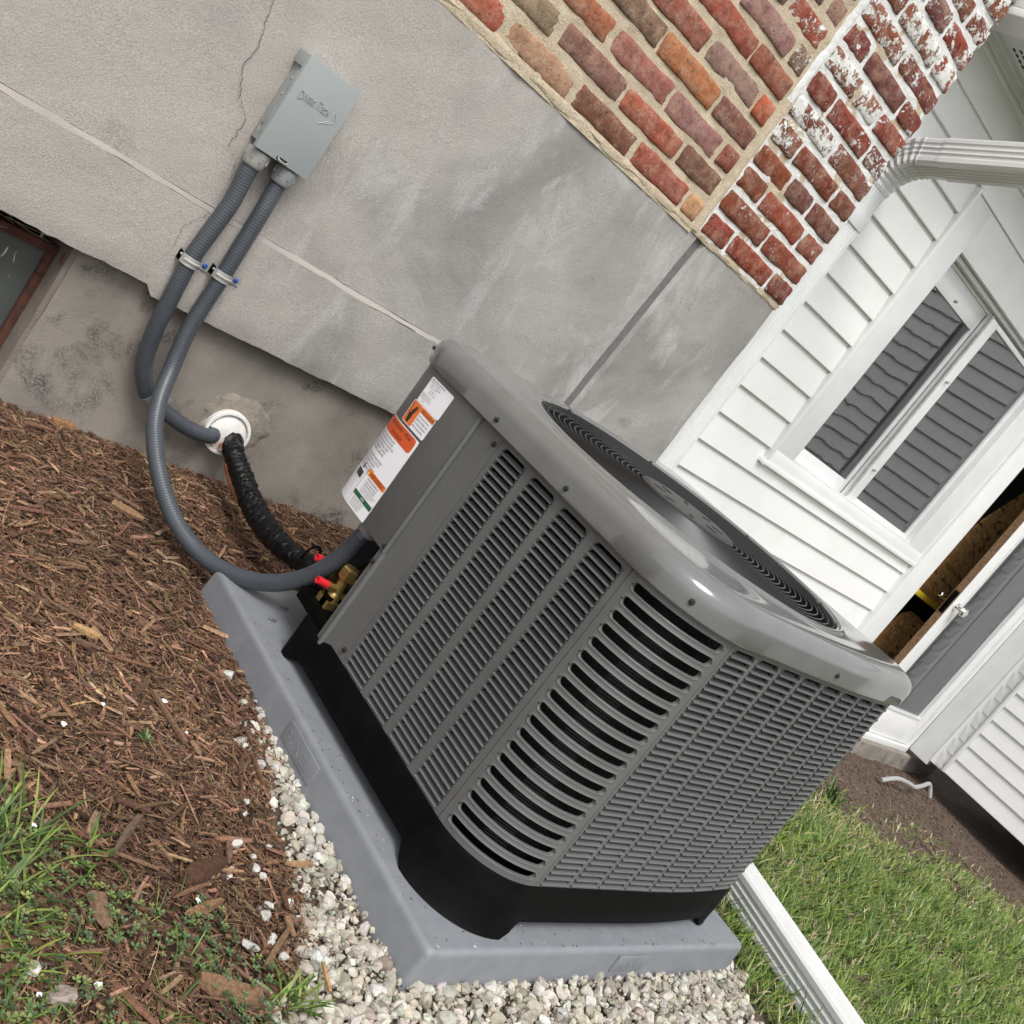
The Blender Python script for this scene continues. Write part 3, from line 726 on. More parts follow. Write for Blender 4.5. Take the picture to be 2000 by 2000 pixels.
def OUT(s):
    s = s+S0; x = np.interp(s, cum, OUTL[:, 0]); y = np.interp(s, cum, OUTL[:, 1])
    tx = np.interp(s, cum, tan[:, 0]); ty = np.interp(s, cum, tan[:, 1]); q = math.hypot(tx, ty)
    return x, y, ty/q, -tx/q
def mp(s, z, d=0.):
    x, y, nx_, ny_ = OUT(s); return (x+nx_*d, y+ny_*d, z)
assert OUT(-.3)[2] < -.9 and OUT(.4)[3] < -.9
L1 = RN*math.pi/2
ZB, ZT = .166, .664
def sx_(x):                                           # arclength of a point on the right face
    r = np.array(right); c = np.r_[0, np.cumsum(np.hypot(*(np.diff(r, axis=0).T)))]
    return L1+.001+float(np.interp(x, r[:, 0], c))
def plate(m, us, vs_, holes, t=.006, step=.02):
    U = set(us); W_ = set(vs_)
    for a, b, c, d in holes: U |= {a, b}; W_ |= {c, d}
    U = sorted(U); W_ = sorted(W_); U2 = []
    for a, b in zip(U, U[1:]):
        k = max(1, int(math.ceil((b-a)/step))); U2 += [a+(b-a)*i/k for i in range(k)]
    U = U2+[U[-1]]
    solid = lambda i, j: 0 <= i < len(U)-1 and 0 <= j < len(W_)-1 and not any(a-1e-7 < (U[i]+U[i+1])/2 < b+1e-7 and c-1e-7 < (W_[j]+W_[j+1])/2 < d+1e-7 for a, b, c, d in holes)
    idx = {}
    def vid(i, j, back):
        k = (i, j, back)
        if k not in idx: idx[k] = len(m.v); m.v.append(mp(U[i], W_[j], -t if back else 0))
        return idx[k]
    for i in range(len(U)-1):
        for j in range(len(W_)-1):
            if not solid(i, j): continue
            m.f.append((vid(i, j, 0), vid(i+1, j, 0), vid(i+1, j+1, 0), vid(i, j+1, 0)))
            for di, dj, a, b in ((-1, 0, (i, j), (i, j+1)), (1, 0, (i+1, j), (i+1, j+1)), (0, -1, (i, j), (i+1, j)), (0, 1, (i, j+1), (i+1, j+1))):
                if not solid(i+di, j+dj): m.f.append((vid(*a, 0), vid(*b, 0), vid(*b, 1), vid(*a, 1)))
NP = 38; Z0, Z1 = .173, .650; PT = (Z1-Z0)/NP
# left louvre panel: four columns
LC = [(-.357, -.290), (-.268, -.201), (-.178, -.1095), (-.086, -.0155)]
LC = [(-(y0-.13), -(y1-.13)) for y0, y1 in ((.486, .4175), (.397, .3285), (.308, .236), (.2155, .143))]
mb = MB(); plate(mb, [-.3682, -.0008], [ZB, ZT], [(a, b, Z0, Z1) for a, b in LC]); mb.build('louvre_panel', m_steel, unit)
# right louvre panel: eight columns
RC = [(.139+.0785*i, .139+.0785*i+.0685) for i in range(8)]; RC = [(sx_(a), sx_(b)) for a, b in RC]
SE = sx_(.758)
mb = MB(); plate(mb, [L1+.0008, SE+.004], [ZB, ZT], [(a, b, Z0, Z1) for a, b in RC]); mb.build('louvre_panel', m_steel, unit, True, ang=35)
# one louvre slat: u along, n outwards, z up (local x, y, z)
def slat_mesh(L):
    m = MB(); prof = [(.0004, -.0018), (.0028, -.0008), (.0030, .0004), (.0016, .0012), (-.0022, .0022), (-.0070, .0033), (-.0112, .0048)]
    h = L/2-.0004
    m.rings([[(-h, d, z) for d, z in prof], [(-h*.93, d, z) for d, z in prof], [(h*.93, d, z) for d, z in prof], [(h, d, z) for d, z in prof]], False)
    for sg in (-1, 1):            # pressed corner gussets that round each slot's upper ends
        n0 = len(m.v); m.v += [(sg*h, .0006, PT*.98), (sg*h, .0006, PT*.42), (sg*(h-.003), .0002, PT*.72), (sg*(h-.0075), .0006, PT*.98), (sg*(h-.001), -.004, PT*.5), (sg*(h-.0075), -.004, PT*.98)]
        m.f += [(n0, n0+1, n0+2), (n0, n0+2, n0+3), (n0+1, n0+4, n0+2), (n0+2, n0+4, n0+5, n0+3)]
    return m
def slat_at(s, z):
    x, y, nx_, ny_ = OUT(s); B = Matrix.Identity(4)
    t = (-ny_, nx_)           # along the face
    B[0][0], B[1][0] = t; B[0][1], B[1][1] = nx_, ny_; B[0][3], B[1][3], B[2][3] = x, y, z
    return B
def slat_parts(cols, individual):
    proto = {}; stuff = MB(); cnt = 0
    for ci, (a, b) in enumerate(cols):
        key = round(b-a, 3)
        if key not in proto:
            m = slat_mesh(b-a); me = bpy.data.meshes.new('louvre'); me.from_pydata(m.v, [], m.f); me.materials.append(m_steel)
            for p in me.polygons: p.use_smooth = True
            me.set_sharp_from_angle(angle=math.radians(40)); proto[key] = (me, m)
        for k in range(NP):
            B = slat_at((a+b)/2, Z0+k*PT)
            if cnt < individual:
                o = bpy.data.objects.new('louvre', proto[key][0]); put(o, unit); o.matrix_basis = B
            else: stuff.add([B @ Vector(p) for p in proto[key][1].v], proto[key][1].f)
            cnt += 1
    if stuff.v: stuff.build('louvre', m_steel, unit, True, kind='stuff', ang=40)
slat_parts(LC, 152); slat_parts(RC, 128)
# near corner: bowed panel with twenty long slots, each with a turned rim
mb = MB(); NS = 19; SP = (ZT-.012-ZB-.006)/NS
sA, sB = .0008, L1-.0008
hl, hr, hh = .016, L1-.018, .0074
sl_v = []
for k in range(NS):
    zc = ZB+.008+SP*(k+.5); xsn = []
    for i in range(7): a = math.pi*(1-i/6/2); xsn.append((hl+hh+hh*math.cos(a), hh*math.sin(a)))
    for i in range(1, 12): xsn.append((hl+hh+(hr-hl-2*hh)*i/12, hh))
    for i in range(7): a = math.pi/2*(1-i/6); xsn.append((hr-hh+hh*math.cos(a), hh*math.sin(a)))
    top = ZT if k == NS-1 else zc+SP/2; bot = ZB if k == 0 else zc-SP/2
    for sgn, lim in ((1, top), (-1, bot)):
        R_ = []
        for x, h in xsn:
            tt = (x-(hl+hr)/2)/((hr-hl)/2)
            xo = (hl+hr)/2+tt*((hr-hl)/2+.0035); ho = h+.0028*max(.35, math.sqrt(max(0, 1-tt**8)))
            R_.append([mp(x, zc+sgn*h*.97, -.006), mp(x, zc+sgn*h, .0004), mp(x, zc+sgn*(h+.0008), .0009), mp(xo, zc+sgn*ho, 0), mp(xo, lim, 0)])
        mb.rings(R_, False)
        xo0 = (hl+hr)/2-((hr-hl)/2+.0035); xo1 = (hl+hr)/2+((hr-hl)/2+.0035); ho = .0028*.35
        mb.add([mp(sA, zc, 0), mp(xo0, zc, 0), mp(xo0, zc+sgn*ho, 0), mp(xo0, lim, 0), mp(sA, lim, 0)], [(0, 1, 2, 3, 4)])
        mb.add([mp(xo1, zc, 0), mp(sB, zc, 0), mp(sB, lim, 0), mp(xo1, lim, 0), mp(xo1, zc+sgn*ho, 0)], [(0, 1, 2, 3, 4)])
mb.build('corner_panel', m_steel, unit, True, ang=50)
# far right corner: its slot rims show as small scallops
mb = MB(); us = np.linspace(SE+.005, SE+.105, 12)
mb.rings([[mp(u, ZB) for u in us], [mp(u, ZT) for u in us]], False)
for k in range(NS):
    zc = ZB+.008+SP*(k+.5)
    for dz, out in ((-.006, .0035),):
        P_ = [(SE+.034+.05*i/8) for i in range(9)]
        mb.rings([[mp(u, zc-.010, 0) for u in P_], [mp(u, zc-.006, out) for u in P_], [mp(u, zc-.004, out) for u in P_], [mp(u, zc+.004, 0) for u in P_]], False)
mb.build('rear_corner_panel', m_steel, unit, True, ang=40)
mb = MB(); us = list(np.linspace(SE+.106, SE+1.45, 70)); mb.rings([[mp(u, ZB) for u in us], [mp(u, ZT) for u in us]], False); mb.build('back_panel', m_steel, unit, True)
# plain strip with its bead, control cover
yS = lambda y: .13-y
mb = MB(); plate(mb, [yS(.5685), yS(.4995)], [ZB, ZT], [])
mb.tube([mp(yS(.5705), z, .0005) for z in (.150, .3585)], .0058, 12); mb.rings([[mp(yS(.5735), z, 0) for z in (.150, .3585)], [mp(yS(.590), z, -.001) for z in (.150, .3585)], [mp(yS(.592), z, -.02) for z in (.150, .3585)]], False)
mb.box(-.0005, .004, .4995, .5685, .150, ZB)
mb.build('service_strip', m_steel, unit, True, ang=35)
mb = MB(); us = [yS(.567), yS(.5705), yS(.574)]+list(np.linspace(yS(.582), yS(.728), 6))+list(np.linspace(yS(.735), yS(.728)-.157, 18))+[yS(.728)-.3]
dd = [.001, .0075, .002]+[.0035]*50
zc0 = lambda u: .3595
mb.rings([[mp(u, zc0(u), -.02) for u in us], [mp(u, zc0(u), d) for u, d in zip(us, dd)], [mp(u, zc0(u)+.001, d+.0006) for u, d in zip(us, dd)], [mp(u, ZT, d+.0006) for u, d in zip(us, dd)]], False)
mb.build('control_cover', m_steel, unit, True, ang=50)
# dark insides
mb = MB(); core = [(.045, .14), (.06, .09), (.09, .06), (.14, .045), (.5, .046), (.74, .07), (.78, .1), (.785, .78), (.3, .79), (.2, .62), (.12, .575), (.035, .56)]
mb.rings([[(x, y, z) for x, y in core] for z in (.1, .655)], True, (True, True)); mb.build('coil', m_coil, unit)
mb = MB(); mb.box(.05, .3, .60, .8, .3605, .65); mb.build('control_box', m_core, unit)
# base pan
def off_ring(z, offs, n=220):
    ang = np.linspace(0, 2*math.pi, n, endpoint=False); out = []
    for a in ang:
        x, y = rad(a); nx_, ny_ = math.cos(a), math.sin(a); d = offs(a) if callable(offs) else offs
        zz_ = z(a) if callable(z) else z
        out.append((.41+nx_*(x+d), .41+ny_*(x+d), zz_))
    return out
pol = OUTL-np.array([.41, .41]); pa = np.unwrap(np.arctan2(pol[:, 1], pol[:, 0])); pr = np.hypot(pol[:, 0], pol[:, 1])
o_ = np.argsort(np.mod(pa, 2*math.pi)); pam = np.mod(pa, 2*math.pi)[o_]; prm = pr[o_]
def rad(a): return float(np.interp(a, pam, prm, period=2*math.pi)), 0
# base outline with the chamfered service corner
BN = 240; angs = np.linspace(0, 2*math.pi, BN, endpoint=False)
def base_pt(a, d, z):
    r = rad(a)[0]; ca, sa = math.cos(a), math.sin(a)
    # chamfer line through (-.012,.632) and (.20,.865)
    nx_, ny_ = -.74, .673; q = nx_*(-.012-.41)+ny_*(.632-.41); dn = ca*nx_+sa*ny_
    c = ca*(r) ; rr_ = r+d
    if dn > 1e-3: rr_ = min(rr_, q/dn)
    return (.41+ca*rr_, .41+sa*rr_, z)
def foot(x, y):
    """1 on a foot, 0 under an arch"""
    f = 0
    if x < .2 and y < .2:
        sgn_ = math.atan2(.13-y, .13-x); f = max(f, min(1, max(0, (.155-max(x, y))/.018)))
    if x > .74 and y < .3: f = max(f, min(1, (x-.74)/.006) if y < .05 else 1)
    if y > .60 and x < .3: f = max(f, min(1, (y-.60)/.008))
    if x > .6 and y > .6: f = 1
    return f
rings_ = []
for d, z in ((-.012, .1685), (.001, .1675), (.004, .160), (.006, .120)): rings_.append([base_pt(a, d, z) for a in angs])
low = []; low2 = []
for a in angs:
    x, y, _ = base_pt(a, 0, 0); f = foot(x, y); nearf = 1 if (x < .2 and y < .2) else 0
    low.append(base_pt(a, .0065+f*(.012*nearf), .0965-.016*f)); low2.append(base_pt(a, .004+f*(.016*nearf+.004), .0945-(.0945-PZ-.0005)*f))
rings_ += [low, low2, [base_pt(a, -.02, .096) for a in angs]]
# service corner is lower
def lower(p):
    x, y, z = p
    k = min(1, max(0, (y-.545)/.03)) if x < .3 else 0
    return (x, y, z-.0145*k if z > .15 else z)
rings_ = [[lower(p) for p in r] for r in rings_]
mb = MB(); mb.rings(rings_, True, (True, False)); mb.build('base_pan', m_black, unit, True, ang=55)
mb = MB(); mb.box(.012, .035, .545, .585, .155, .168); mb.box(.02, .20, .60, .612, .155, .20); mb.build('base_rib', m_black, unit, bevel=.004)
# lid
LN = 200; la = np.linspace(0, 2*math.pi, LN, endpoint=False); cx_, cy_ = .413, .409
def lid_r(a, d): return rad_c(a)+d
pol2 = OUTL-np.array([cx_, cy_]); p2 = np.mod(np.arctan2(pol2[:, 1], pol2[:, 0]), 2*math.pi); o2_ = np.argsort(p2); p2s = p2[o2_]; r2s = np.hypot(pol2[:, 0], pol2[:, 1])[o2_]
def rad_c(a): return float(np.interp(a, p2s, r2s, period=2*math.pi))
R0_ = .347
def lring(d, z): return [(cx_+math.cos(a)*(rad_c(a)+d), cy_+math.sin(a)*(rad_c(a)+d), z) for a in la]
def lmix(t, z, r=R0_): return [(cx_+math.cos(a)*((rad_c(a)-.03)*(1-t)+r*t), cy_+math.sin(a)*((rad_c(a)-.03)*(1-t)+r*t), z) for a in la]
def lcirc(r, z): return [(cx_+math.cos(a)*r, cy_+math.sin(a)*r, z) for a in la]
mb = MB()
mb.rings([lring(.002, .6615), lring(.0115, .6605), lring(.0135, .663), lring(.0135, .690), lring(.0115, .699), lring(.007, .7065), lring(-.001, .7125), lring(-.012, .7165), lring(-.024, .719), lmix(.12, .7198), lmix(.3, .7199),
          lmix(1, .7200, R0_+.013), lcirc(R0_+.009, .7215), lcirc(R0_+.003, .7242), lcirc(R0_-.002, .7238), lcirc(R0_-.006, .721), lcirc(R0_-.0075, .716), lcirc(R0_-.008, .706)])
mb.build('lid', m_lid, unit, True, ang=35)
mb = MB(); mb.rings([lcirc(R0_-.0065, .707), lcirc(R0_-.012, .66), lcirc(R0_-.012, .55)]); mb.build('fan_shroud', m_core, unit, True)
# grille rings, spokes, cap, motor and fan
GZ = .7185
def torus(m, r, z, t, n=72, k=5):
    m.rings([[(cx_+math.cos(2*math.pi*i/n)*(r+t*math.cos(2*math.pi*j/k)), cy_+math.sin(2*math.pi*i/n)*(r+t*math.cos(2*math.pi*j/k)), z+t*math.sin(2*math.pi*j/k)) for j in range(k)] for i in list(range(n))+[0]], True)
for i in range(19):
    m = MB(); torus(m, .1165+i*.0122, GZ, .0014); m.build('grille_ring', m_wire, unit, True)
mb = MB()
for i in range(8):
    a = math.radians(12+45*i); mb.tube([(cx_+math.cos(a)*r, cy_+math.sin(a)*r, GZ-.0036) for r in (.08, .3375)], .0024, 6)
    mb.tube([(cx_+math.cos(a)*r, cy_+math.sin(a)*r, z) for r, z in ((.327, GZ-.002), (.341, .7205))], .004, 6)
mb.build('grille_spoke', m_wire, unit, True)
mb = MB(); lathe(mb, (cx_, cy_, GZ-.004), (0, 0, 1), [(0, .106), (.005, .107), (.0075, .104), (.008, .09), (.0078, .0)], 48); mb.build('motor_cap', M('cap_grey', (.028, .028, .028), rough=.45), unit, True, ang=40)
mb = MB()
for i in range(8):
    a = math.radians(45*i); p = Matrix.Translation((cx_, cy_, GZ+.0043)) @ Matrix.Rotation(a, 4, 'Z'); mb.box(.055, .08, -.004, .004, 0, .0006, p)
mb.build('cap_slot', m_core, unit)
mb = MB()
for i in range(4):
    a = math.radians(90*i+20); p = Matrix.Translation((cx_, cy_, .64)) @ Matrix.Rotation(a, 4, 'Z') @ Matrix.Rotation(.42, 4, 'X'); mb.box(.05, .32, -.08, .08, 0, .003, p)
mb.build('fan_blade', m_black, unit)
mb = MB(); lathe(mb, (cx_, cy_, .56), (0, 0, 1), [(0, .08), (.14, .08), (.145, .05)], 24); mb.build('motor', m_black, unit, True)
mb = MB(); mb.rings([lcirc(.36, .552), lcirc(.001, .552)]); mb.build('shroud_floor', m_core, unit)
# screws
def screw(p, n_):
    m = MB(); lathe(m, p, n_, [(0, .0052), (.0012, .0052), (.0014, .0036), (.0042, .0036), (.0046, .003)], 6); m.build('screw', m_screw, unit)
for y, z in ((.526, .675), (.312, .675)): screw((-.0135, y, z), (-1, 0, 0))
for s, z in ((.075, .679), (.43, .6785)):
    if s < .2: q = OUT(.095)
    else: q = OUT(sx_(.43))
    screw((q[0]+q[2]*.0135, q[1]+q[3]*.0135, z), (q[2], q[3], 0))
for y, z in ((.509, .640), (.507, .187), (.5765, .369), (.580, .333)): screw((-.002 if y < .55 else -.0045, y, z), (-1, 0, 0))
q = OUT(yS(.728)-.07); screw((q[0]+q[2]*.0135, q[1]+q[3]*.0135, .683), (q[2], q[3], 0))
# printed labels on the control cover
def decal(m, s0, s1, z0, z1, r, d, n=14):
    """rounded sheet following the cover"""
    us = sorted(set(list(np.linspace(s0, s1, n))+[s0+r, s1-r, s0+.3*r, s1-.3*r]))
    def cut(u):
        e = min(u-s0, s1-u)
        return 0 if e >= r else r-math.sqrt(max(0, r*r-(r-e)**2))
    m.rings([[mp(u, z0+cut(u), d) for u in us], [mp(u, z1-cut(u), d) for u in us]], False)
def printed(parent, s0, z0, d):
    return lambda u, v, e: mp(s0+u, z0+v, d)
D0 = .0041+.0004
def sheet(parent, name, mat, s0, s1, z0, z1, r, d): m = MB(); decal(m, s0, s1, z0, z1, r, d); return m.build(name, mat, parent)
def lines(parent, rows, mat, d):
    m = MB()
    for s0, z0, size, txt, sx1 in rows: text_on(m, txt, size, printed(None, s0, z0, d), sx=sx1)
    return m.build('lettering', mat, parent)
S_ = lambda y: .13-y
# 1 nameplate
l1 = sheet(unit, 'rating_label', LM['white'], S_(.737), S_(.656), .596, .648, .003, D0)
lines(l1, [(S_(.734), .6425, .0046, 'RHEEM SALES COMPANY, INC.', .8), (S_(.734), .6385, .0036, 'Manufactured by / Manufacturado en', .7), (S_(.728), .6335, .0038, 'Model No.   RA1630AJ1NB', .8), (S_(.728), .629, .0038, 'Serial No.   W1819', .8), (S_(.722), .6235, .0036, 'Volts 208-230   Ph 1', .8), (S_(.722), .619, .0036, 'Hertz 60   Amps 14', .8), (S_(.734), .6125, .0036, 'Maquina Exterior 2.5 Ton', .8), (S_(.734), .6085, .0034, 'ENSAMBLADO EN MEXICO', .8), (S_(.734), .6045, .0032, 'Lea Manual de Instalacion y Operacion', .7), (S_(.725), .600, .0034, 'Garantia', .8)], LM['ink'], D0+.0003)
# 2 caution
l2 = sheet(unit, 'caution_label', LM['white'], S_(.742), S_(.659), .549, .600-.0045, .004, D0)
sheet(l2, 'orange_panel', LM['orange'], S_(.7405), S_(.709), .5505, .594, .003, D0+.0003)
sheet(l2, 'orange_panel', LM['orange'], S_(.709), S_(.6605), .5835, .594, .0005, D0+.0003)
lines(l2, [(S_(.7065), .5855, .0078, '¡PRECAUCION!', .86), (S_(.707), .5765, .0058, 'Antes de tener acceso a los', .62), (S_(.707), .5695, .0058, 'dispositivos terminales, todos', .6), (S_(.707), .5625, .0058, 'los circuitos de alimentacion', .62), (S_(.707), .5555, .0058, 'deben ser interrumpidos.', .66)], LM['ink'], D0+.0006)
m = MB()   # hand with a shock bolt
def poly(m, pts, d): m.add([mp(S_(a), b, d) for a, b in pts], [tuple(range(len(pts)))])
def strip(m, pts, w_, d):
    L_ = []; R2 = []
    for i, (a, b) in enumerate(pts):
        a0, b0 = pts[max(0, i-1)]; a1, b1 = pts[min(len(pts)-1, i+1)]; tx, tz = a1-a0, b1-b0; q = math.hypot(tx, tz) or 1
        L_.append(mp(S_(a-tz/q*w_), b+tx/q*w_, d)); R2.append(mp(S_(a+tz/q*w_), b-tx/q*w_, d))
    m.rings([L_, R2], False)
strip(m, [(.739, .590), (.734, .583), (.737, .577), (.730, .574), (.727, .580)], .0007, D0+.0006)
poly(m, [(.730, .553), (.723, .553), (.721, .566), (.7235, .572), (.730, .572), (.733, .566)], D0+.0006)
for i in range(4): strip(m, [(.7225+i*.0022, .571), (.717+i*.0024, .588-.0012*abs(i-1.5))], .0009, D0+.0006)
strip(m, [(.732, .567), (.736, .573)], .0011, D0+.0006)
m.build('warning_hand', LM['ink'], l2)
# 3 long warning sheet
l3 = sheet(unit, 'warning_label', LM['white'], S_(.8), S_(.6615), .3605, .544, .003, D0)
a0, a1 = S_(.797), S_(.663)
sheet(l3, 'red_band', LM['red'], S_(.795), S_(.668), .513, .5425, .008, D0+.0003)
lines(l3, [(S_(.768), .5315, .0098, "AVERTISSEMENT - RISQUE", .74), (S_(.745), .5175, .0098, "D'INCENDIE", .74)], LM['ink'], D0+.0006)
body = ["RISQUE D'INCENDIE EN PRESENCE DE", "MATERIAU INFLAMMABLE DE MISE EN", "GARDE. LES REPARATIONS DOIVENT ETRE", "FAITES PAR DU PERSONNEL FORME", "UTILISER UNIQUEMENT LES PIECES", "RECOMMANDEES ET APPROUVEES.", "", "LES TUYAUX DOIVENT ETRE PROTEGES", "CONSULTER LE MANUEL. TOUTES LES", "MESURES DE SECURITE DOIVENT", "ETRE SUIVIES AVANT DE TENTER DE", "L'ENTRETIEN. 92-102254-01-07"]
lines(l3, [(S_(.784), .505-.0066*i, .0060, t, .68) for i, t in enumerate(body)], LM['ink'], D0+.0003)
sheet(l3, 'orange_band', LM['orange'], S_(.7325), S_(.6635), .4285, .4395, .002, D0+.0004)
lines(l3, [(S_(.7225), .4308, .0088, 'AVERTISSEMENT', .82)], LM['ink'], D0+.0007)
m = MB(); poly(m, [(.731, .4297), (.7245, .4297), (.7278, .4378)], D0+.0006); m.build('hazard_triangle', LM['yellow'], l3)
lines(l3, [(S_(.722), .4215, .0058, 'TENSION DANGEREUSE', .72), (S_(.722), .4150, .0052, 'COUPER TOUTES LES SOURCES', .6), (S_(.722), .4095, .0052, "D'ALIMENTATION ELECTRIQUE", .6)]+[(S_(.722), .4050-.0042*i, .0038, t, .72) for i, t in enumerate(('Le non-respect de cette consigne peut entrainer', "des dommages a l'equipement, des blessures", 'graves ou la mort par electrocution'))], LM['ink'], D0+.0003)
sheet(l3, 'green_band', LM['green'], S_(.7335), S_(.6635), .3845, .3935, .0004, D0+.0004)
lines(l3, [(S_(.706), .3862, .0078, 'AVIS', .8)], LM['white'], D0+.0007)
lines(l3, [(S_(.727), .3805-.0031*i, .0029, t, .72) for i, t in enumerate(("Cet appareil doit etre installe conformement aux", "codes nationaux et locaux par un technicien", "qualifie. Lire les instructions avant de mettre", "en service. Utiliser des conducteurs de cuivre", "seulement. Voir la plaque signaletique pour", "le courant admissible et le fusible maximal."))], LM['ink'], D0+.0003)
m = MB()
for z in (.4405,): strip(m, [(.79, z), (.663, z)], .0003, D0+.0004)
strip(m, [(.7345, .440), (.7345, .362)], .0003, D0+.0004); strip(m, [(.79, .405), (.7345, .405)], .0003, D0+.0004); m.build('rule_line', LM['ink'], l3)
sheet(l3, 'dark_panel', LM['grey'], S_(.770), S_(.742), .4115, .4255, .001, D0+.0004)
m = MB(); poly(m, [(.757, .429), (.752, .429), (.751, .435), (.753, .439), (.757, .438)], D0+.0004); m.build('warning_hand', LM['ink'], l3)
# service valves in the open corner
vb = MB()
def valve(x, y, z, parent, s=1.):
    m = MB(); lathe(m, (x, y, z-.022*s), (0, 0, 1), [(0, .015*s), (.004, .0155*s), (.014, .013*s), (.018, .0105*s), (.046, .0105*s), (.05, .0155*s), (.052, .016*s)], 16)
    lathe(m, (x, y, z+.03*s), (0, 0, 1), [(0, .0175*s), (.002, .0185*s), (.020, .0185*s), (.024, .015*s), (.0245, .0)], 6)
    m.tube([(x, y, z+.002), (x-.028, y+.002, z+.004)], .0085*s, 6); m.tube([(x, y, z-.012), (x+.05, y, z-.012)], .009*s, 10)
    m.box(x-.018, x+.03, y-.018, y+.02, z-.036*s, z-.020*s)
    v_ = m.build('service_valve', m_brass, parent, True, ang=25)
    m = MB(); lathe(m, (x-.024, y+.002, z+.004), (-1, .12, .12), [(0, .007), (.001, .0078), (.028, .0078), (.0285, .0054), (.024, .005), (.023, .0)], 14); m.build('cap', m_red, v_, True, ang=35)
valve(.048, .668, .212, unit); valve(.075, .738, .222, unit, .85)
mb = MB(); mb.box(.015, .10, .60, .72, .150, .176); mb.box(.03, .12, .655, .675, .172, .20); mb.tube([(.05, .64, .165), (.05, .64, .19)], .006, 8); mb.build('valve_bracket', m_black, unit, bevel=.002)

# ------------------------------------------------------------------ disconnect box
box = thing('disconnect_box', 'grey metal electrical disconnect box with embossed lettering on the stucco wall', 'electrical box', (-.19, 1.33, .87))
mb = MB(); mb.box(-.238, -.122, 1.311, YS-.001, .782, .972); mb.build('case', m_greyd, box, bevel=.002)
mb = MB()
for z in (.92, .885): lathe(mb, (-.238, 1.338, z), (-1, 0, 0), [(0, .004), (.0012, .003), (.0015, .0)], 10)
mb.tube([(-.2385, 1.335+.012*math.cos(a), .808+.012*math.sin(a)) for a in np.linspace(0, 2*math.pi, 25)], .0007, 6); mb.tube([(-.2385, 1.335+.008*math.cos(a), .808+.008*math.sin(a)) for a in np.linspace(0, 2*math.pi, 25)], .0006, 6)
mb.build('knockout', m_greyd, box, True)
mb = MB(); mb.box(-.245, -.114, 1.301, 1.3035, .772, .978); mb.box(-.245, -.2425, 1.3035, 1.314, .772, .978); mb.box(-.1165, -.114, 1.3035, 1.314, .772, .978); mb.box(-.2425, -.1165, 1.3035, YS, .9755, .978); mb.box(-.245, -.2425, 1.314, YS-.004, .950, .978)
mb.box(-.2445, -.2425, 1.314, 1.322, .905, .94); mb.box(-.2445, -.2425, 1.314, 1.322, .825, .86)
cov = mb.build('cover', m_grey, box, bevel=.0008)
bm_ = lambda u, v, e: (-.2265+u, 1.3008-max(0, e)*1., .9005+v)
mb = MB()
for ch, u0, sz_, k_ in (('D', 0, .026, .62), ('IVERS', .0125, .0175, .63), ('I', .0440, .0175, .63), ('T', .0468, .0255, .60), ('ECH', .0560, .0175, .63)):
    text_on(mb, ch, sz_, lambda u, v, e: bm_(u+u0, v-(.003 if ch == 'D' else 0), e), sx=k_, extrude=.0016)
mb.build('embossed_name', m_grey, cov)
mb = MB(); ar = [(-.138, .9175), (-.128, .897), (-.160, .880), (-.140, .8955)]
def bar(a, b): d = Vector((b[0]-a[0], 0, b[1]-a[1])); mb.tube([(a[0], 1.3008, a[1]), (b[0], 1.3008, b[1])], .0010, 6)
for a, b in zip(ar, ar[1:]+ar[:1]): bar(a, b)
mb.build('embossed_arrow', m_grey, cov)
mb = MB(); mb.box(-.196, -.170, 1.2995, 1.301, .7765, .7815); mb.build('hasp_slot', m_core, cov)
mb = MB(); mb.tube(smooth_path([(-.193, 1.3005, .780), (-.19, 1.294, .7765), (-.178, 1.292, .7755), (-.170, 1.298, .778)], 6), .0016, 8); mb.build('hasp', m_zinc, cov, True)
# ------------------------------------------------------------------ conduits
cn = [(495, 315), (450, 400)]
def at(px, py, y):
    d = Vector(RT)*((px-1000)/2072.5)+Vector(DN)*((py-1000)/2072.5)+Vector(FW); c = Vector((-1.23079, -.74487, .9306)); return c+d*((y-c.y)/d.y)
def conduit(name, label, pts, r, fit):
    t = thing(name, label, 'conduit', pts[0])
    P = resample(smooth_path(pts, 12), .0021); R = [r*(1.006, 1.006, .962)[i % 3] for i in range(len(P))]
    m = MB(); m.tube(P, R, 18); m.build('hose', m_flex, t, True, ang=60)
    return t, P
def fitting(t, p, d, mat, s=1.):
    m = MB(); d = Vector(d).normalized()
    lathe(m, Vector(p)-d*.012, d, [(0, .0235*s), (.002, .0255*s), (.012, .026*s), (.026, .0275*s), (.032, .0275*s), (.036, .025*s)], 24)
    for i in range(8):
        a = math.pi*i/4; u = d.orthogonal().normalized(); v = d.cross(u); q = Vector(p)+d*.012+(u*math.cos(a)+v*math.sin(a))*.0268*s
        m.tube([q-d*.008, q+d*.008], .0028*s, 6)
    m.build('fitting', mat, t, True, ang=40)
y0_ = 1.3315; cy_w = 1.3255
c1p = [tuple(at(482, 337, 1.3315)), tuple(at(471, 358, 1.3305))]+[tuple(at(px, py, y)) for px, py, y in ((450, 398, 1.327), (411, 452, 1.3245), (371, 509, 1.3235), (330, 588, 1.3245), (301, 648, 1.331), (284, 700, 1.338), (281, 738, 1.342), (291, 776, 1.345), (329, 810, 1.346), (370, 838, 1.348), (412, 852, 1.356))]+[(.072, 1.385, .160)]
c1p = [(c1p[0][0], 1.3315, .775)]+c1p
t1, P1 = conduit('electrical_conduit', 'grey flexible conduit curling from the box into the white wall sleeve', c1p, .0182, m_conn2)
fitting(t1, (c1p[0][0], y0_, .745), (0, 0, 1), m_conn2, .92)
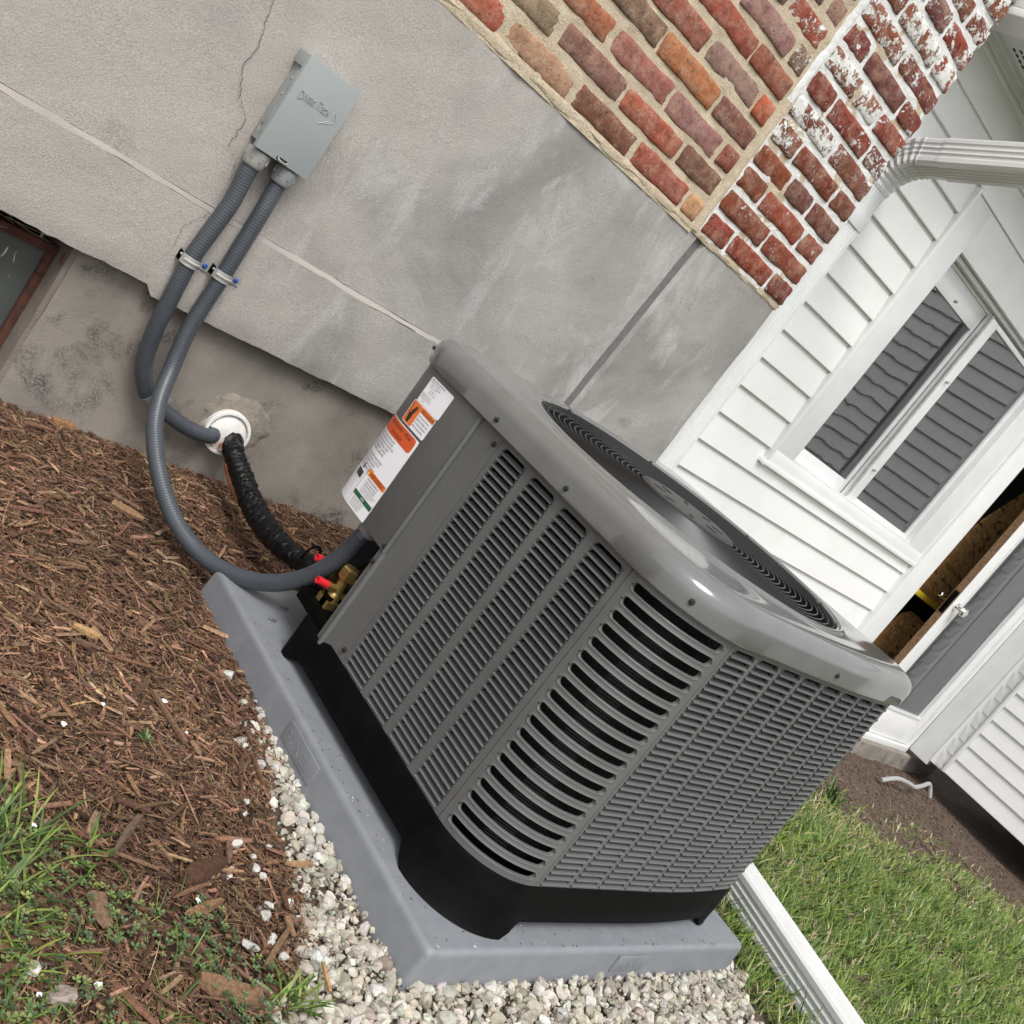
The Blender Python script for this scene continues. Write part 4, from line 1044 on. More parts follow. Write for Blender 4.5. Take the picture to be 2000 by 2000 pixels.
mb = MB(); mb.tube([at(287, 768, 1.3445), at(298, 783, 1.345)], .0198, 16); mb.box(-.098, -.09, 1.318, 1.326, .20, .209); mb.build('joint_sleeve', m_conn, t1, True)
c2 = [(-.145, y0_, .775), (-.145, y0_, .72)]+[tuple(at(px, py, y)) for px, py, y in ((503, 428, 1.3245), (436, 537, 1.3225), (395, 600, 1.322), (365, 650, 1.318), (335, 720, 1.30), (313, 775, 1.262), (302, 830, 1.215), (305, 890, 1.155), (320, 960, 1.085), (350, 1030, 1.01), (395, 1085, .94), (450, 1120, .87), (520, 1138, .80), (590, 1130, .745), (645, 1103, .712), (680, 1075, .697))]+[(.036, .688, .322), (.045, .688, .345), (.046, .688, .365)]
t2, P2 = conduit('electrical_conduit', 'grey flexible conduit sweeping over the mulch from the box to the cooling unit', c2, .0178, m_conn)
fitting(t2, (-.145, y0_, .745), (0, 0, 1), m_conn, .92)
fitting(t2, (.0435, .688, .342), (.06, 0, 1), m_conn, .85)
for x, z, lb in ((at(371, 508, 1.3235).x, .503, 'left zinc pipe clamp with a blue screw holding the conduit to the wall'), (at(434, 537, 1.3225).x, .507, 'right zinc pipe clamp with a blue screw holding the conduit to the wall')):
    yc = 1.3235; t = thing('pipe_clamp', lb, 'pipe clamp', (x, yc, z), 'pipe clamps on the stucco')
    th = np.linspace(math.radians(200), math.radians(380), 15) if False else np.linspace(math.pi, 2*math.pi, 17)
    m = MB(); rr_ = .0205; path = [(x-rr_, 1.345)]+[(x+rr_*math.cos(a), yc+rr_*math.sin(a)) for a in th]+[(x+rr_, 1.343), (x+.03, 1.3445), (x+.055, 1.3445)]
    m.rings([[(a, b, z-.0105) for a, b in path], [(a, b, z+.0105) for a, b in path]], False); m.rings([[(a, b-.0012, z-.0105) for a, b in path], [(a, b-.0012, z+.0105) for a, b in path]], False)
    m.tube([(x+(rr_+.001)*math.cos(a), yc+(rr_+.001)*math.sin(a), z) for a in th[3:14]], .003, 6)
    m.build('strap', m_zinc, t, True, ang=40)
    m = MB(); lathe(m, (x+.044, 1.3435, z), (0, -1, 0), [(0, .006), (.002, .006), (.0034, .004), (.0036, .0)], 8); m.box(x+.040, x+.048, 1.3393, 1.3402, z-.001, z+.001); m.build('screw', m_blue, t, True, ang=30)
    m = MB(); lathe(m, (x-.0225, 1.325, z+.004), (-1, -.7, 0), [(0, .003), (.002, .002), (.0025, 0)], 8); m.build('rivet', m_zinc, t)
# ------------------------------------------------------------------ wall sleeve and cement patch
PC = (.103, .168)
mb = MB(); nn = 90
def blob(s, y, jit):
    return [(PC[0]+.010+math.cos(a)*s*(1+.1*math.sin(3*a+1)+jit*math.sin(7*a)+.04*math.sin(13*a)), y, PC[1]+.022+math.sin(a)*s*.92*(1+.08*math.cos(2*a)+jit*math.sin(9*a+2))) for a in np.linspace(0, 2*math.pi, nn, endpoint=False)]
mb.rings([blob(.098, YF+.005, .03), blob(.086, YF-.0015, .03), blob(.07, YF-.0045, .02), blob(.02, YF-.007, 0)], True, (False, True)); mb.build('cement_patch', m_patch, house, True, ang=80)
slv = thing('wall_sleeve', 'white plastic pipe sleeve set in the foundation where the lines enter', 'pipe sleeve', (PC[0], 1.38, PC[1]))
mb = MB(); lathe(mb, (PC[0], 1.392, PC[1]), (-.12, -1, .05), [(0, .0555), (.034, .0565), (.036, .055), (.036, .049), (.024, .0475), (.022, .0)], 36); mb.build('pipe', m_pvc, slv, True, ang=35)
mb = MB(); lathe(mb, (PC[0], 1.368, PC[1]), (-.12, -1, .05), [(0, .047), (.004, .046), (.010, .036), (.012, .0)], 14); mb.build('filler', m_pvc, slv, True)
# ------------------------------------------------------------------ insulated line set
ls = thing('refrigerant_line', 'black taped insulated refrigerant line with bare copper tube, from wall sleeve to valves', 'insulated pipe', (.2, 1.2, .03))
lp = [(.115, 1.385, .166), (.120, 1.345, .160)]+[tuple(at(px, py, y)) for px, py, y in ((455, 880, 1.285), (474, 932, 1.215), (491, 980, 1.14), (517, 1028, 1.05), (552, 1067, .965), (592, 1097, .885), (628, 1120, .81))]+[(.045, .755, .165), (.055, .735, .19)]
P_ = resample(smooth_path(lp, 12), .004); R_ = []
for i in range(len(P_)):
    t_ = i/len(P_); R_.append(.0215*(1+.055*math.sin(i*2.09)+random.uniform(-.03, .03))*(1+.22*math.sin(min(1, t_*1.15)*math.pi)**2))
mb = MB(); mb.tube(P_, R_, 18)
for i in range(len(mb.v)):
    v = Vector(mb.v[i]); k = .0016*math.sin(v.x*260+v.y*310+v.z*170)+.0012*math.sin(v.x*-470+v.y*190+v.z*390); c = P_[min(len(P_)-1, i//18)]; d = v-c
    if d.length > 1e-6: mb.v[i] = tuple(v+d.normalized()*k)
mb.build('tape_wrap', m_tape, ls, True, ang=80)
cu_p = [(.098, 1.385, .150), (.10, 1.345, .135)]+[tuple(at(px, py, y)) for px, py, y in ((440, 880, 1.31), (443, 915, 1.27), (455, 955, 1.215), (478, 995, 1.15))]+[tuple(at(px, py, y)) for px, py, y in ((505, 1003, 1.10), (545, 1034, 1.02), (580, 1062, .95), (610, 1085, .89), (650, 1110, .81))]+[(.075, .745, .21)]
mb = MB(); mb.tube(resample(smooth_path(cu_p, 10), .006), .0065, 10); mb.build('copper_tube', m_copper, ls, True)
mb = MB()
q = Vector(at(605, 1088, .885)); mb.tube([q+Vector((.028*math.cos(a), .012*math.cos(a), .028*math.sin(a))) for a in np.linspace(0, 2*math.pi, 20)], .003, 6); mb.build('cable_tie', m_black, ls, True)
mb = MB(); mb.tube(smooth_path([tuple(at(640, 1128, .77)), tuple(at(668, 1120, .72)), tuple(at(700, 1110, .67)), tuple(at(722, 1098, .62)), (.02, .60, .32)], 8), .0022, 8); single('control_wire', mb, m_black, 'thin black control wire running from the taped line to the open corner', 'wire', smooth=True)
# ------------------------------------------------------------------ bent white pipe on the bare soil
mb = MB(); mb.tube(resample(smooth_path([(4.36, 1.17, -.165), (4.50, 1.160, -.125), (4.66, 1.15, -.13), (4.78, 1.155, -.145), (4.95, 1.18, -.135), (5.10, 1.205, -.13), (5.14, 1.17, -.19)], 8), .02), .0125, 10)
single('bent_pipe', mb, M('pale_plastic', (.33, .325, .32), rough=.6), 'bent pale grey plastic pipe lying on bare soil below the porch corner', 'pipe', smooth=True)

# ------------------------------------------------------------------ ground cover
def cols(n, pal, jit=.18):
    P = np.array(pal); c = P[rng.integers(0, len(P), n)]; return np.clip(c*(1+rng.normal(0, jit, (n, 1)))*(1+rng.normal(0, jit*.25, (n, 3))), .004, .95)
def basis(yaw, pitch, roll):
    cy, sy, cp, sp, cr, sr = np.cos(yaw), np.sin(yaw), np.cos(pitch), np.sin(pitch), np.cos(roll), np.sin(roll)
    R = np.empty((len(yaw), 3, 3))
    R[:, 0, 0] = cy*cp; R[:, 1, 0] = sy*cp; R[:, 2, 0] = sp
    R[:, 0, 1] = -sy*cr-cy*sp*sr; R[:, 1, 1] = cy*cr-sy*sp*sr; R[:, 2, 1] = cp*sr
    R[:, 0, 2] = sy*sr-cy*sp*cr; R[:, 1, 2] = -cy*sr-sy*sp*cr; R[:, 2, 2] = cp*cr
    return R
def n2(x, y, s): return np.sin(x*s+1.3*np.sin(y*s*.7))*np.cos(y*s*1.1+.8*np.sin(x*s*.6))
def chips(pos_, L, W, T, yaw, pitch, roll, bend):
    n = len(L); st_ = np.array([-.5, -.22, .1, .5]); wf = rng.uniform(.25, 1, (n, 4)); wf[:, 1:3] = rng.uniform(.75, 1.1, (n, 2))
    loc = np.zeros((n, 16, 3))
    for i, s_i in enumerate(st_):
        for j, (a, b) in enumerate(((-.5, -.5), (.5, -.5), (.42, .5), (-.42, .5))):
            loc[:, i*4+j, 0] = s_i*L; loc[:, i*4+j, 1] = a*W*wf[:, i]+bend*L*(s_i**2-.12)
            loc[:, i*4+j, 2] = b*T*(.6+.4*wf[:, i])
    Vv = np.einsum('nij,nkj->nki', basis(yaw, pitch, roll), loc)+pos_[:, None, :]
    q = [(3, 2, 1, 0), (12, 13, 14, 15)]
    for i in range(3):
        for j in range(4): q.append((i*4+j, i*4+(j+1) % 4, i*4+4+(j+1) % 4, i*4+4+j))
    F = (np.arange(n)[:, None, None]*16+np.array(q)[None]).reshape(-1, 4)
    return Vv.reshape(-1, 3), F
BARK = [(.19, .108, .066), (.145, .080, .049), (.24, .142, .088), (.10, .055, .035), (.21, .122, .076), (.17, .096, .060), (.31, .195, .12), (.07, .041, .028)]
def in_mulch(x, y):
    left = (x < -.10-.35*np.clip(.35-y, 0, .45)+.03*np.sin(y*17)) & (y > -.5)
    back = (y > .905) & (x < 1.5)
    gap = (x < -.055) & (y > .52)
    return (left | back | gap) & (y < YF+.01)
def scatter(n, x0, x1, y0, y1, f):
    x = rng.uniform(x0, x1, n*6); y = rng.uniform(y0, y1, n*6); k = f(x, y); return x[k][:n], y[k][:n]
def heap(y, x): return gz(x, y)
n = 88000; x, y = scatter(n, -.95, 1.1, -.45, 1.39, in_mulch); n = len(x)
kind = rng.random(n); L = np.where(kind < .8, rng.gamma(2.6, .0052, n)+.004, rng.gamma(3., .0075, n)+.008); L = np.clip(L, .004, .07)
W_ = np.where(kind < .8, rng.uniform(.0006, .002, n), rng.uniform(.002, .0062, n)); W_ = np.minimum(W_, L*.42)
lay = rng.random(n); zz_ = gz(x, y)+.001+.013*lay
c = cols(n, BARK, .28)*(1.+.22*n2(x, y, 6.)[:, None])
Vc, Fc = chips(np.c_[x, y, zz_], L, W_, np.clip(W_*.5, .0008, .003), rng.uniform(0, 6.283, n), rng.normal(0, .16, n), rng.normal(0, .35, n), rng.normal(0, .22, n))
o = np_mesh('mulch', Vc, Fc, m_chip, np.repeat(c, 16, 0)); C.objects.link(o); tag(o, 'shredded brown bark mulch heaped along the foundation', 'mulch', kind='stuff')
# larger slivers lying on top
big = []
n = 420; x, y = scatter(n, -.9, .9, -.15, 1.37, in_mulch); n = len(x)
L = np.clip(rng.gamma(4, .0085, n)+.012, .02, .09); W_ = np.minimum(rng.uniform(.003, .011, n), L*.3)
c = cols(n, [(.175, .098, .060), (.22, .13, .08), (.14, .078, .048), (.20, .118, .074), (.27, .17, .105), (.115, .062, .04)], .18)
V2, F2 = chips(np.c_[x, y, gz(x, y)+.013+.008*rng.random(n)], L, W_, rng.uniform(.0015, .005, n), rng.uniform(0, 6.283, n), rng.normal(0, .10, n), rng.normal(0, .3, n), rng.normal(0, .06, n))
o = np_mesh('bark_sliver', V2, F2, m_chip, np.repeat(c, 16, 0)); C.objects.link(o); tag(o, 'longer bark slivers strewn over the finer brown mulch', 'mulch', kind='stuff')
n = 130; t_ = rng.random(n); e_ = rng.random(n); x = np.where(t_ < .55, PX0+.004+rng.exponential(.016, n), rng.uniform(PX0, PX1, n)); y = np.where(t_ < .55, rng.uniform(PY0, PY1, n), PY0+.004+rng.exponential(.014, n)); k = (x < .02) | (y < .02); x, y = x[k], y[k]; n = len(x)
Vc, Fc = chips(np.c_[x, y, np.full(n, PZ+.0006)], rng.gamma(2., .0012, n)+.0008, rng.uniform(.0006, .002, n), np.full(n, .0008), rng.uniform(0, 6.283, n), np.zeros(n), np.zeros(n), np.zeros(n))
o = np_mesh('grit', Vc, Fc, m_chip, np.repeat(cols(n, [(.12, .08, .05), (.30, .28, .24), (.06, .045, .03), (.45, .43, .40)], .2), 16, 0)); C.objects.link(o); tag(o, 'specks of grit and bark along the edges of the grey pad', 'grit', kind='stuff')
# gravel
ico = bmesh.new(); bmesh.ops.create_icosphere(ico, subdivisions=2, radius=1.); IV = np.array([v.co[:] for v in ico.verts]); IF = np.array([[v.index for v in f.verts] for f in ico.faces]); ico.free()
def stones(pos_, size, flat=.75):
    n = len(size); ang = basis(rng.uniform(0, 6.283, n), rng.uniform(-.5, .5, n), rng.uniform(-3, 3, n))
    ax = np.c_[rng.uniform(.8, 1.35, n), rng.uniform(.7, 1.1, n), rng.uniform(.55, .9, n)]
    Vl = np.repeat(IV[None], n, 0)
    # chop with random planes: faceted crushed stone
    for k in range(13):
        nn_ = rng.normal(0, 1, (n, 3)); nn_ /= np.linalg.norm(nn_, axis=1)[:, None]; d = rng.uniform(.48, .88, n)
        h = np.einsum('nki,ni->nk', Vl, nn_)-d[:, None]; Vl = Vl-np.clip(h, 0, None)[:, :, None]*nn_[:, None]
    Vl = Vl+rng.normal(0, .022, Vl.shape); Vl = Vl*ax[:, None]*size[:, None, None]
    Vw = np.einsum('nij,nkj->nki', ang, Vl); return Vw+pos_[:, None]
def in_gravel(x, y):
    lx = -.125-rng.exponential(.013, np.shape(y))-.015*np.sin(y*19)-.25*np.clip(.25-y, 0, .32)-.03*np.clip((.1-y)*5, 0, 1)
    lf = (x > lx+.035*np.clip((y-.3)/.25, 0, 1)) & (x < PX0+.01) & (y < .60) & (y > -.6)
    fr_ = (y < PY0+.01) & (x > -.30-.1*np.clip(-y, 0, .3)) & (x < .945+.75*(y+.04)+.012*np.sin(y*60)) & (y > -.6)
    return lf | fr_
SC = [(.43, .40, .34), (.50, .47, .40), (.36, .33, .275), (.54, .515, .455), (.30, .272, .225), (.46, .42, .345), (.39, .355, .29)]
n = 15500; x, y = scatter(n, -.5, 1.0, -.6, .56, in_gravel); n = len(x)
sz = np.clip(rng.gamma(3.0, .0016, n), .0022, .0135)*(1+.35*np.clip((-.02-y)*4, 0, 1)); z = rng.uniform(-.004, .008, n)+gz(x, y)
near_pad = np.clip(1-np.abs(x-PX0)/.05, 0, 1)*(y > 0)
c = cols(n, SC, .13)*(1+0*near_pad[:, None])
Vs = stones(np.c_[x, y, z], sz); o = np_mesh('gravel', Vs.reshape(-1, 3), (np.arange(n)[:, None, None]*len(IV)+IF[None]).reshape(-1, 3), m_stone, np.repeat(c, len(IV), 0))
C.objects.link(o); tag(o, 'pale crushed gravel bed around the front and side of the grey pad', 'gravel', kind='stuff')
n = 900; x, y = scatter(n, -.5, 1.0, -.6, .56, in_gravel); n = len(x)
sz = rng.uniform(.007, .0145, n)*(1+.3*np.clip(-y*4, 0, 1)); c = cols(n, [(.50, .475, .425), (.44, .415, .36), (.55, .53, .485), (.38, .35, .295)], .1)
Vs = stones(np.c_[x, y, gz(x, y)+.008], sz); o = np_mesh('coarse_gravel', Vs.reshape(-1, 3), (np.arange(n)[:, None, None]*len(IV)+IF[None]).reshape(-1, 3), m_stone, np.repeat(c, len(IV), 0))
C.objects.link(o); tag(o, 'larger pale stones on top of the gravel bed beside the pad', 'gravel', kind='stuff')
# white stones that strayed into the mulch, each a thing
def g0(px, py, z=0.):
    d = Vector(RT)*((px-1000)/2072.5)+Vector(DN)*((py-1000)/2072.5)+Vector(FW); c = Vector((-1.23079, -.74487, .9306)); return c+d*((z-c.z)/d.z)
def stray(name, px, py, r, label, col, group=None, cat='stone', mat=None):
    p = g0(px, py, .012); Vl = stones(np.array([[0., 0, 0]]), np.array([r]))[0]
    m = bpy.data.meshes.new(name); m.from_pydata([tuple(v) for v in Vl], [], [tuple(int(i) for i in f) for f in IF])
    a = m.attributes.new('tint', 'FLOAT_COLOR', 'POINT'); a.data.foreach_set('color', list(col)*len(Vl)); m.materials.append(mat or m_stone)
    o = bpy.data.objects.new(name, m); C.objects.link(o); o.location = (p.x, p.y, float(gz(p.x, p.y))+.008+r*.45); return tag(o, label, cat, group)
WH = (.52, .505, .47, 1)
stray('white_stone', 447, 1320, .0125, 'white speckled stone alone on the mulch above the gravel, beside the grey pad', WH)
SG = 'loose white stones on the mulch beside the gravel'
ORD = 'first second third fourth fifth sixth seventh eighth ninth tenth eleventh twelfth thirteenth fourteenth fifteenth sixteenth seventeenth'.split()
LS = sorted(((481, 1455, .006), (476, 1538, .0045), (482, 1565, .008), (477, 1590, .006), (461, 1650, .0105), (525, 1655, .008), (496, 1672, .007), (452, 1700, .008), (498, 1697, .010), (513, 1712, .0085), (450, 1711, .005), (520, 1788, .011), (527, 1768, .009), (491, 1843, .012), (534, 1828, .007), (532, 1840, .008), (556, 1866, .0085)), key=lambda q: q[1])
for i, (px, py, r) in enumerate(LS):
    stray('white_stone', px, py, r, f'loose white stone on mulch beside the gravel, {ORD[i]} of its row from the top', WH, SG)
stray('rough_stone', 116, 1957, .020, 'rough pinkish lump of stone among the clover at the lower left', (.36, .30, .27, 1))
stray('rough_stone', 60, 1903, .012, 'pale rounded stone in the grass left of the clover', (.5, .46, .42, 1))
PGR = 'white paint chips on the mulch'
m_flake = M('paint_flake', (.82, .82, .84), rough=.6)
for i, (px, py, r) in enumerate(sorted(((121, 1418, .006), (320, 1373, .006), (196, 1382, .004), (66, 1614, .005), (390, 1757, .005), (188, 1928, .006), (362, 1434, .003), (70, 1950, .004)), key=lambda q: q[1])):
    m = MB(); p = g0(px, py, .02); k = random.randint(5, 7); a0 = random.random()*6
    ring = [Vector((math.cos(a0+2*math.pi*j/k)*r*random.uniform(.6, 1.2), math.sin(a0+2*math.pi*j/k)*r*random.uniform(.6, 1.2), random.uniform(-.0008, .0008))) for j in range(k)]
    zt_ = float(gz(p.x, p.y))+.021; base = Vector((p.x, p.y, zt_)); m.rings([[base+q for q in ring], [base+q+Vector((0, 0, .001)) for q in ring]], True, (True, True))
    o = m.build('paint_flake', m_flake); tag(o, f'tiny bright white paint flake on the mulch, {ORD[i]} flake from the top', 'paint flake', PGR)
# pieces of wood big enough to tell apart
def wood(px, py, L, W_, T, deg, col, label, lift=.018):
    p = g0(px, py, .02); p.z = float(gz(p.x, p.y))+lift
    Vv, Ff = chips(np.array([list(p)]), np.array([L]), np.array([W_]), np.array([T]), np.array([math.radians(deg)]), np.array([random.gauss(0, .05)]), np.array([random.gauss(0, .15)]), np.array([random.gauss(0, .05)]))
    o = np_mesh('wood_chunk', Vv, Ff, m_chip, np.repeat(np.array([col]), 16, 0)); C.objects.link(o); tag(o, label, 'wood chip')
def deg_img(px, py, dx, dy):
    a = g0(px, py, .02); b = g0(px+dx, py+dy, .02); return math.degrees(math.atan2(b.y-a.y, b.x-a.x))
for px, py, dx, dy, L, W_, T, col, lb in (
    (400, 1695, 10, -4, .075, .028, .02, (.085, .045, .028), 'thick dark wet wood chunk half buried in the mulch, below the middle'),
    (250, 1625, 10, -14, .085, .010, .007, (.14, .095, .065), 'long grey weathered wood splinter lying across the mulch by the grass tuft'),
    (545, 1845, 8, -13, .085, .012, .008, (.17, .105, .06), 'stringy bark strip standing on edge between mulch and gravel'),
    (405, 1765, 12, -5, .075, .013, .008, (.24, .14, .075), 'long brown bark strip below the dark wet wood chunk'),
    (455, 1925, 12, 3, .09, .03, .014, (.20, .12, .07), 'large flat brown bark slab at the bottom by the gravel corner'),
    (200, 1775, 3, 10, .05, .026, .008, (.20, .125, .08), 'broad flat piece of bark with visible grain beside the clover'),
    (585, 1685, 12, 1, .05, .008, .006, (.33, .2, .11), 'short straight light brown stick with its end over the gravel'),
    (330, 1400, 9, 12, .11, .009, .006, (.17, .10, .06), 'long brown root like strip running down the middle of the mulch'),
    (112, 845, 10, 3, .05, .022, .012, (.30, .16, .08), 'reddish brown bark curl against the foundation at the upper left of the mulch'),
    (245, 1005, 10, 6, .07, .020, .008, (.22, .135, .075), 'wide tan bark piece left of the conduit loop'),
    (430, 1235, 11, 5, .07, .007, .006, (.42, .26, .16), 'pale tan splinter pointing at the left edge of the pad'),
    (170, 1230, 8, 4, .045, .014, .008, (.40, .25, .12), 'short yellowish wood chip on the mulch left of the pad'),
    (505, 1500, 4, 10, .07, .006, .005, (.16, .09, .055), 'thin curved brown twig beside the gravel, left of the size mark on the pad'),
    (640, 1905, 3, 10, .045, .006, .004, (.40, .24, .12), 'thin tan wood splinter stuck upright in the gravel near the pad corner')):
    wood(px, py, L, W_, T, deg_img(px, py, dx, dy), col, lb)
# ------------------------------------------------------------------ grass
def blades(x, y, z, L, W_, yaw, lean, curl, seg=3):
    n = len(x); t = np.linspace(0, 1, seg+1); ang = lean[:, None]+curl[:, None]*t[None]   # angle from vertical
    dl = L[:, None]/seg; hx = np.zeros((n, seg+1)); hz = np.zeros((n, seg+1))
    for i in range(1, seg+1):
        hx[:, i] = hx[:, i-1]+np.sin(ang[:, i])*dl[:, 0]; hz[:, i] = hz[:, i-1]+np.cos(ang[:, i])*dl[:, 0]
    wd = W_[:, None]*np.array([.7, 1., .75, .12] if seg == 3 else np.r_[.6, np.ones(seg-2), .7, .1])[None]
    cx, sx = np.cos(yaw)[:, None], np.sin(yaw)[:, None]
    A = np.stack([x[:, None]+hx*cx-wd*sx/2, y[:, None]+hx*sx+wd*cx/2, z[:, None]+hz], 2); B = np.stack([x[:, None]+hx*cx+wd*sx/2, y[:, None]+hx*sx-wd*cx/2, z[:, None]+hz], 2)
    Vv = np.stack([A, B], 2).reshape(n, -1, 3); k = 2*(seg+1)
    q = np.array([(2*i, 2*i+1, 2*i+3, 2*i+2) for i in range(seg)]); F = (np.arange(n)[:, None, None]*k+q[None]).reshape(-1, 4)
    return Vv.reshape(-1, 3), F, k
def in_lawn(x, y):
    edge = .945+.75*(y+.04)      # gravel side
    # bare soil strip along the house and wing
    bx = 1.0*(y < .80-.16*(x-2.2)+.06*np.sin(x*5)+.05*np.sin(x*23)+np.where(rng.random(np.shape(x)) < .05, .35, 0.)) 
    pipe = np.abs((x-1.181)*.959-(y-.1)*.283) < .047       # nothing grows through the downspout extension
    return (x > np.maximum(edge, .905)) & (bx > 0) & ~((y > -.05) & (x < .90)) & ~pipe
n = 120000; x = rng.uniform(.6, 4.6, n*3); y = rng.uniform(-1.0, 1.0, n*3)
k = in_lawn(x, y) & (rng.random(n*3) < np.clip(1.25-.22*(x-1), .3, 1)); x = x[k][:n]; y = y[k][:n]; n = len(x)
pat = n2(x, y, 7.)+.6*n2(x+3, y, 19.); thin = rng.random(n) < np.clip(.70+.38*pat, .16, 1); x, y, pat = x[thin], y[thin], pat[thin]; n = len(x)
near_soil = np.clip((y-(.45-.16*(x-2.2)))/.3, 0, 1)
GR = [(.105, .175, .025), (.072, .138, .022), (.155, .22, .034), (.054, .105, .02), (.20, .245, .05), (.12, .185, .028)]; DRY = [(.36, .30, .17), (.27, .22, .125), (.42, .37, .23)]
c = cols(n, GR, .18); dry = rng.random(n) < .13+.3*near_soil+.10*(pat < -.4); c[dry] = cols(int(dry.sum()), DRY, .18)
Vg, Fg, kk = blades(x, y, gz(x, y)-.004, rng.gamma(7, .0068, n)*np.where(dry, .8, 1), rng.uniform(.0022, .0042, n)*(1+.12*(x-1)), rng.normal(-.6, 1.6, n), rng.uniform(.2, 1.1, n), rng.uniform(.2, 1.1, n))
o = np_mesh('lawn', Vg, Fg, m_leaf, np.repeat(c, kk, 0)); C.objects.link(o); tag(o, 'patchy yellow green lawn right of the pad', 'grass', kind='stuff')
n = 9000; x = rng.uniform(1.6, 5.3, n*2); y = rng.uniform(.1, 1.45, n*2); k = (y > .62-.16*(x-2.2)+.06*np.sin(x*5)) & (y < 1.44); x = x[k][:n]; y = y[k][:n]; n = len(x)
Vc, Fc = chips(np.c_[x, y, gz(x, y)+.001], rng.gamma(2.2, .004, n)+.002, rng.uniform(.001, .007, n), rng.uniform(.001, .005, n), rng.uniform(0, 6.283, n), rng.normal(0, .2, n), rng.normal(0, .5, n), rng.normal(0, .15, n))
o = np_mesh('soil_crumbs', Vc, Fc, m_chip, np.repeat(cols(n, [(.105, .075, .058), (.13, .095, .073), (.09, .064, .05), (.15, .112, .088), (.20, .155, .12)], .12), 16, 0)); C.objects.link(o); tag(o, 'crumbs of bare brown soil and dead grass along the porch footing', 'soil', kind='stuff')
# lower left: clover, rough turf
def in_left(x, y): return (y < .20-.62*(x+.56)-.02+.04*np.sin(x*30)) & (x < -.235+.1*np.clip(-y, 0, 1))
n = 3600; x, y = scatter(n, -1.0, -.2, -.5, .5, in_left); n = len(x)
c = cols(n, GR+[(.06, .11, .025), (.32, .26, .14)], .2)
Vg, Fg, kk = blades(x, y, gz(x, y)-.002, rng.gamma(5, .0058, n), rng.uniform(.0008, .0019, n), rng.uniform(0, 6.283, n), rng.uniform(.4, 1.3, n), rng.uniform(.2, 1., n))
o = np_mesh('rough_turf', Vg, Fg, m_leaf, np.repeat(c, kk, 0)); C.objects.link(o); tag(o, 'thin straggling grass among the clover at the lower left', 'grass', kind='stuff')
n = 3000; x, y = scatter(n, -.95, -.24, -.5, .35, lambda x, y: in_left(x, y-.03) & (n2(x, y, 16.) > -.35)); n = len(x)
tl = []; tf = []; tc = []
for i in range(n):
    h = rng.uniform(.012, .026); cx0, cy0 = x[i], y[i]; z0 = float(gz(cx0, cy0))+h; a0 = rng.uniform(0, 6.28); s_l = rng.uniform(.003, .0058); col = cols(1, [(.085, .14, .055), (.07, .115, .048), (.12, .17, .06), (.055, .09, .04), (.15, .19, .06)], .2)[0]
    for j in range(3):
        a = a0+j*2.094; d = np.array([math.cos(a), math.sin(a)]); e = np.array([-d[1], d[0]]); b0 = len(tl)
        for u, v, w2 in ((0, 0, 0), (.6, .5, .0012), (1.15, .38, .002), (1.05, 0, .0008), (1.15, -.38, .002), (.6, -.5, .0012)):
            q = np.array([cx0, cy0])+d*u*s_l+e*v*s_l; tl.append((q[0], q[1], z0+w2)); tc.append(col*(1.15 if u > 1 else .95))
        tf += [(b0, b0+1, b0+3, b0+5), (b0+1, b0+2, b0+3, b0+3), (b0+3, b0+4, b0+5, b0+5)]
o = np_mesh('clover', np.array(tl), np.array([(a, b, c_, c_) if False else (a, b, c_) for a, b, c_, d in tf for _ in (0,)]+[(a, c_, d) for a, b, c_, d in tf if d != c_]), m_leaf, np.array(tc)); C.objects.link(o); tag(o, 'low green clover spreading over the mulch at the lower left', 'clover', kind='stuff')
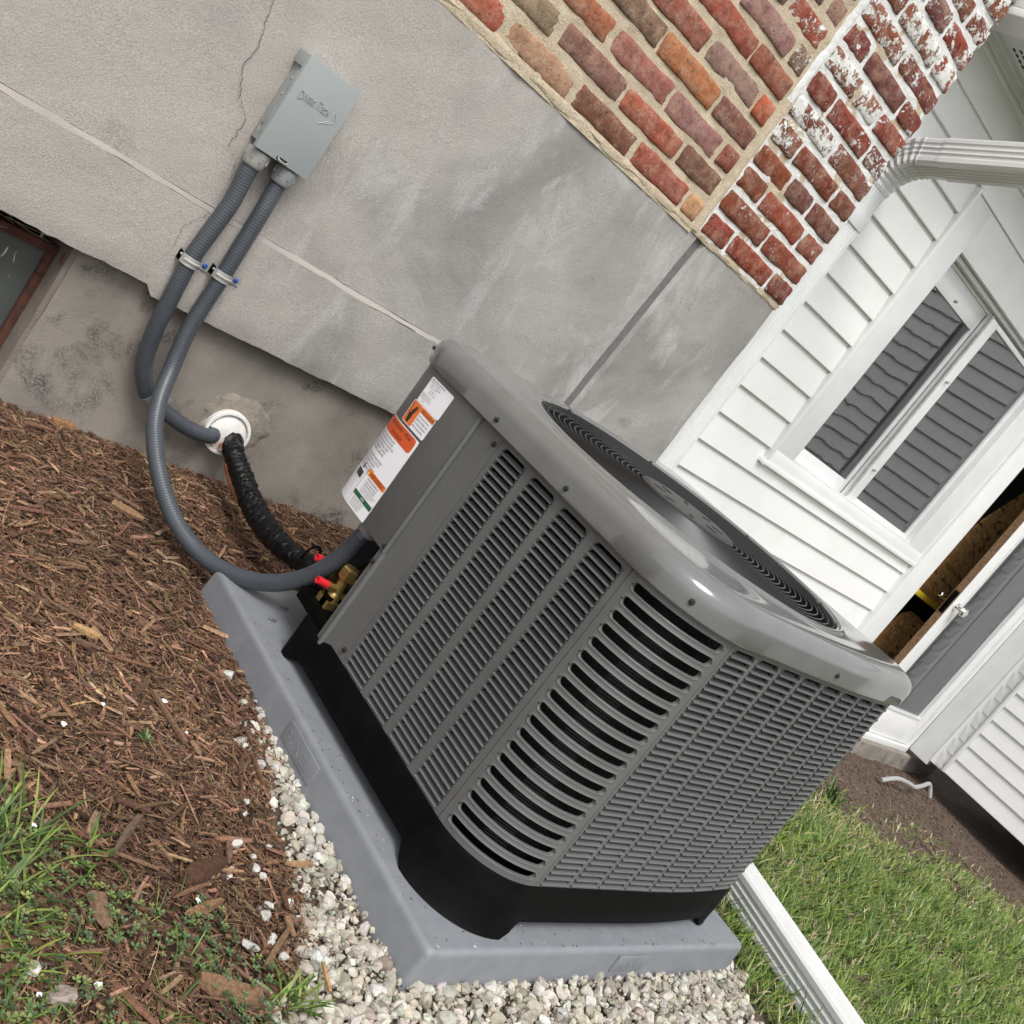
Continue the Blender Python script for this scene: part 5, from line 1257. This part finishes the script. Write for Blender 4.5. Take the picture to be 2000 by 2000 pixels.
def tuft(px, py, n, Lm, Wm, label, leanlo=.3, leanhi=1.2, pal=GR, group=None, spread=.012, name='grass_tuft'):
    p = g0(px, py, .01); x = p.x+rng.normal(0, spread, n); y = p.y+rng.normal(0, spread, n)
    c = cols(n, pal, .15); Vg, Fg, kk = blades(x, y, gz(x, y)+.004, rng.uniform(.5, 1.2, n)*Lm, rng.uniform(.7, 1.2, n)*Wm, rng.uniform(0, 6.283, n), rng.uniform(leanlo*.3, leanlo, n), rng.uniform(.3, leanhi, n), 6)
    o = np_mesh(name, Vg, Fg, m_leaf, np.repeat(c, kk, 0), True); C.objects.link(o); tag(o, label, 'grass tuft', group)
BL = [(.085, .145, .026), (.058, .11, .022), (.12, .18, .034), (.04, .08, .018), (.17, .21, .05)]
tuft(165, 1655, 24, .055, .0040, 'small tuft of broad green grass blades alone on the mulch at the left', .9, 1.3, BL)
tuft(-8, 1640, 70, .075, .0030, 'large tuft of broad green blades at the left edge of the picture, beside the mulch', .8, 1.2, BL, spread=.03)
tuft(0, 1760, 60, .062, .0030, 'dense grass tuft at the left edge, just below the tallest one', .8, 1.2, BL, spread=.03)
tuft(20, 1850, 60, .055, .0026, 'bright grass tuft at the left edge above the lower corner', .8, 1.2, BL+[(.2, .25, .05)], spread=.03)
tuft(20, 1985, 40, .05, .0024, 'grass tuft in the lower left corner of the picture', .8, 1.2, BL, spread=.03)
tuft(560, 1955, 34, .06, .0034, 'grass tuft at the corner where mulch meets the gravel', .8, 1.2, BL, spread=.014)
tuft(365, 1880, 18, .05, .0016, 'fine upright grass tuft standing in the clover', .5, .8, BL, spread=.008)
tuft(330, 1975, 20, .05, .0026, 'low green tuft at the bottom edge in the clover', .8, 1.2, BL, spread=.015)
tuft(1655, 1525, 46, .11, .006, 'dark green grass tuft on the bare soil behind the cooling unit', .6, .9, [(.05, .10, .022), (.08, .13, .03)], spread=.016)
for px, py, lb, k in ((238, 1428, 'tiny green weed seedling with narrow leaves on the mulch', 6), (285, 1444, 'small dark green feathery weed seedling right of another seedling on the mulch', 12)):
    tuft(px, py, k, .02, .0045, lb, 1.3, .6, [(.09, .19, .06), (.07, .15, .05)], spread=.004, name='weed_seedling')
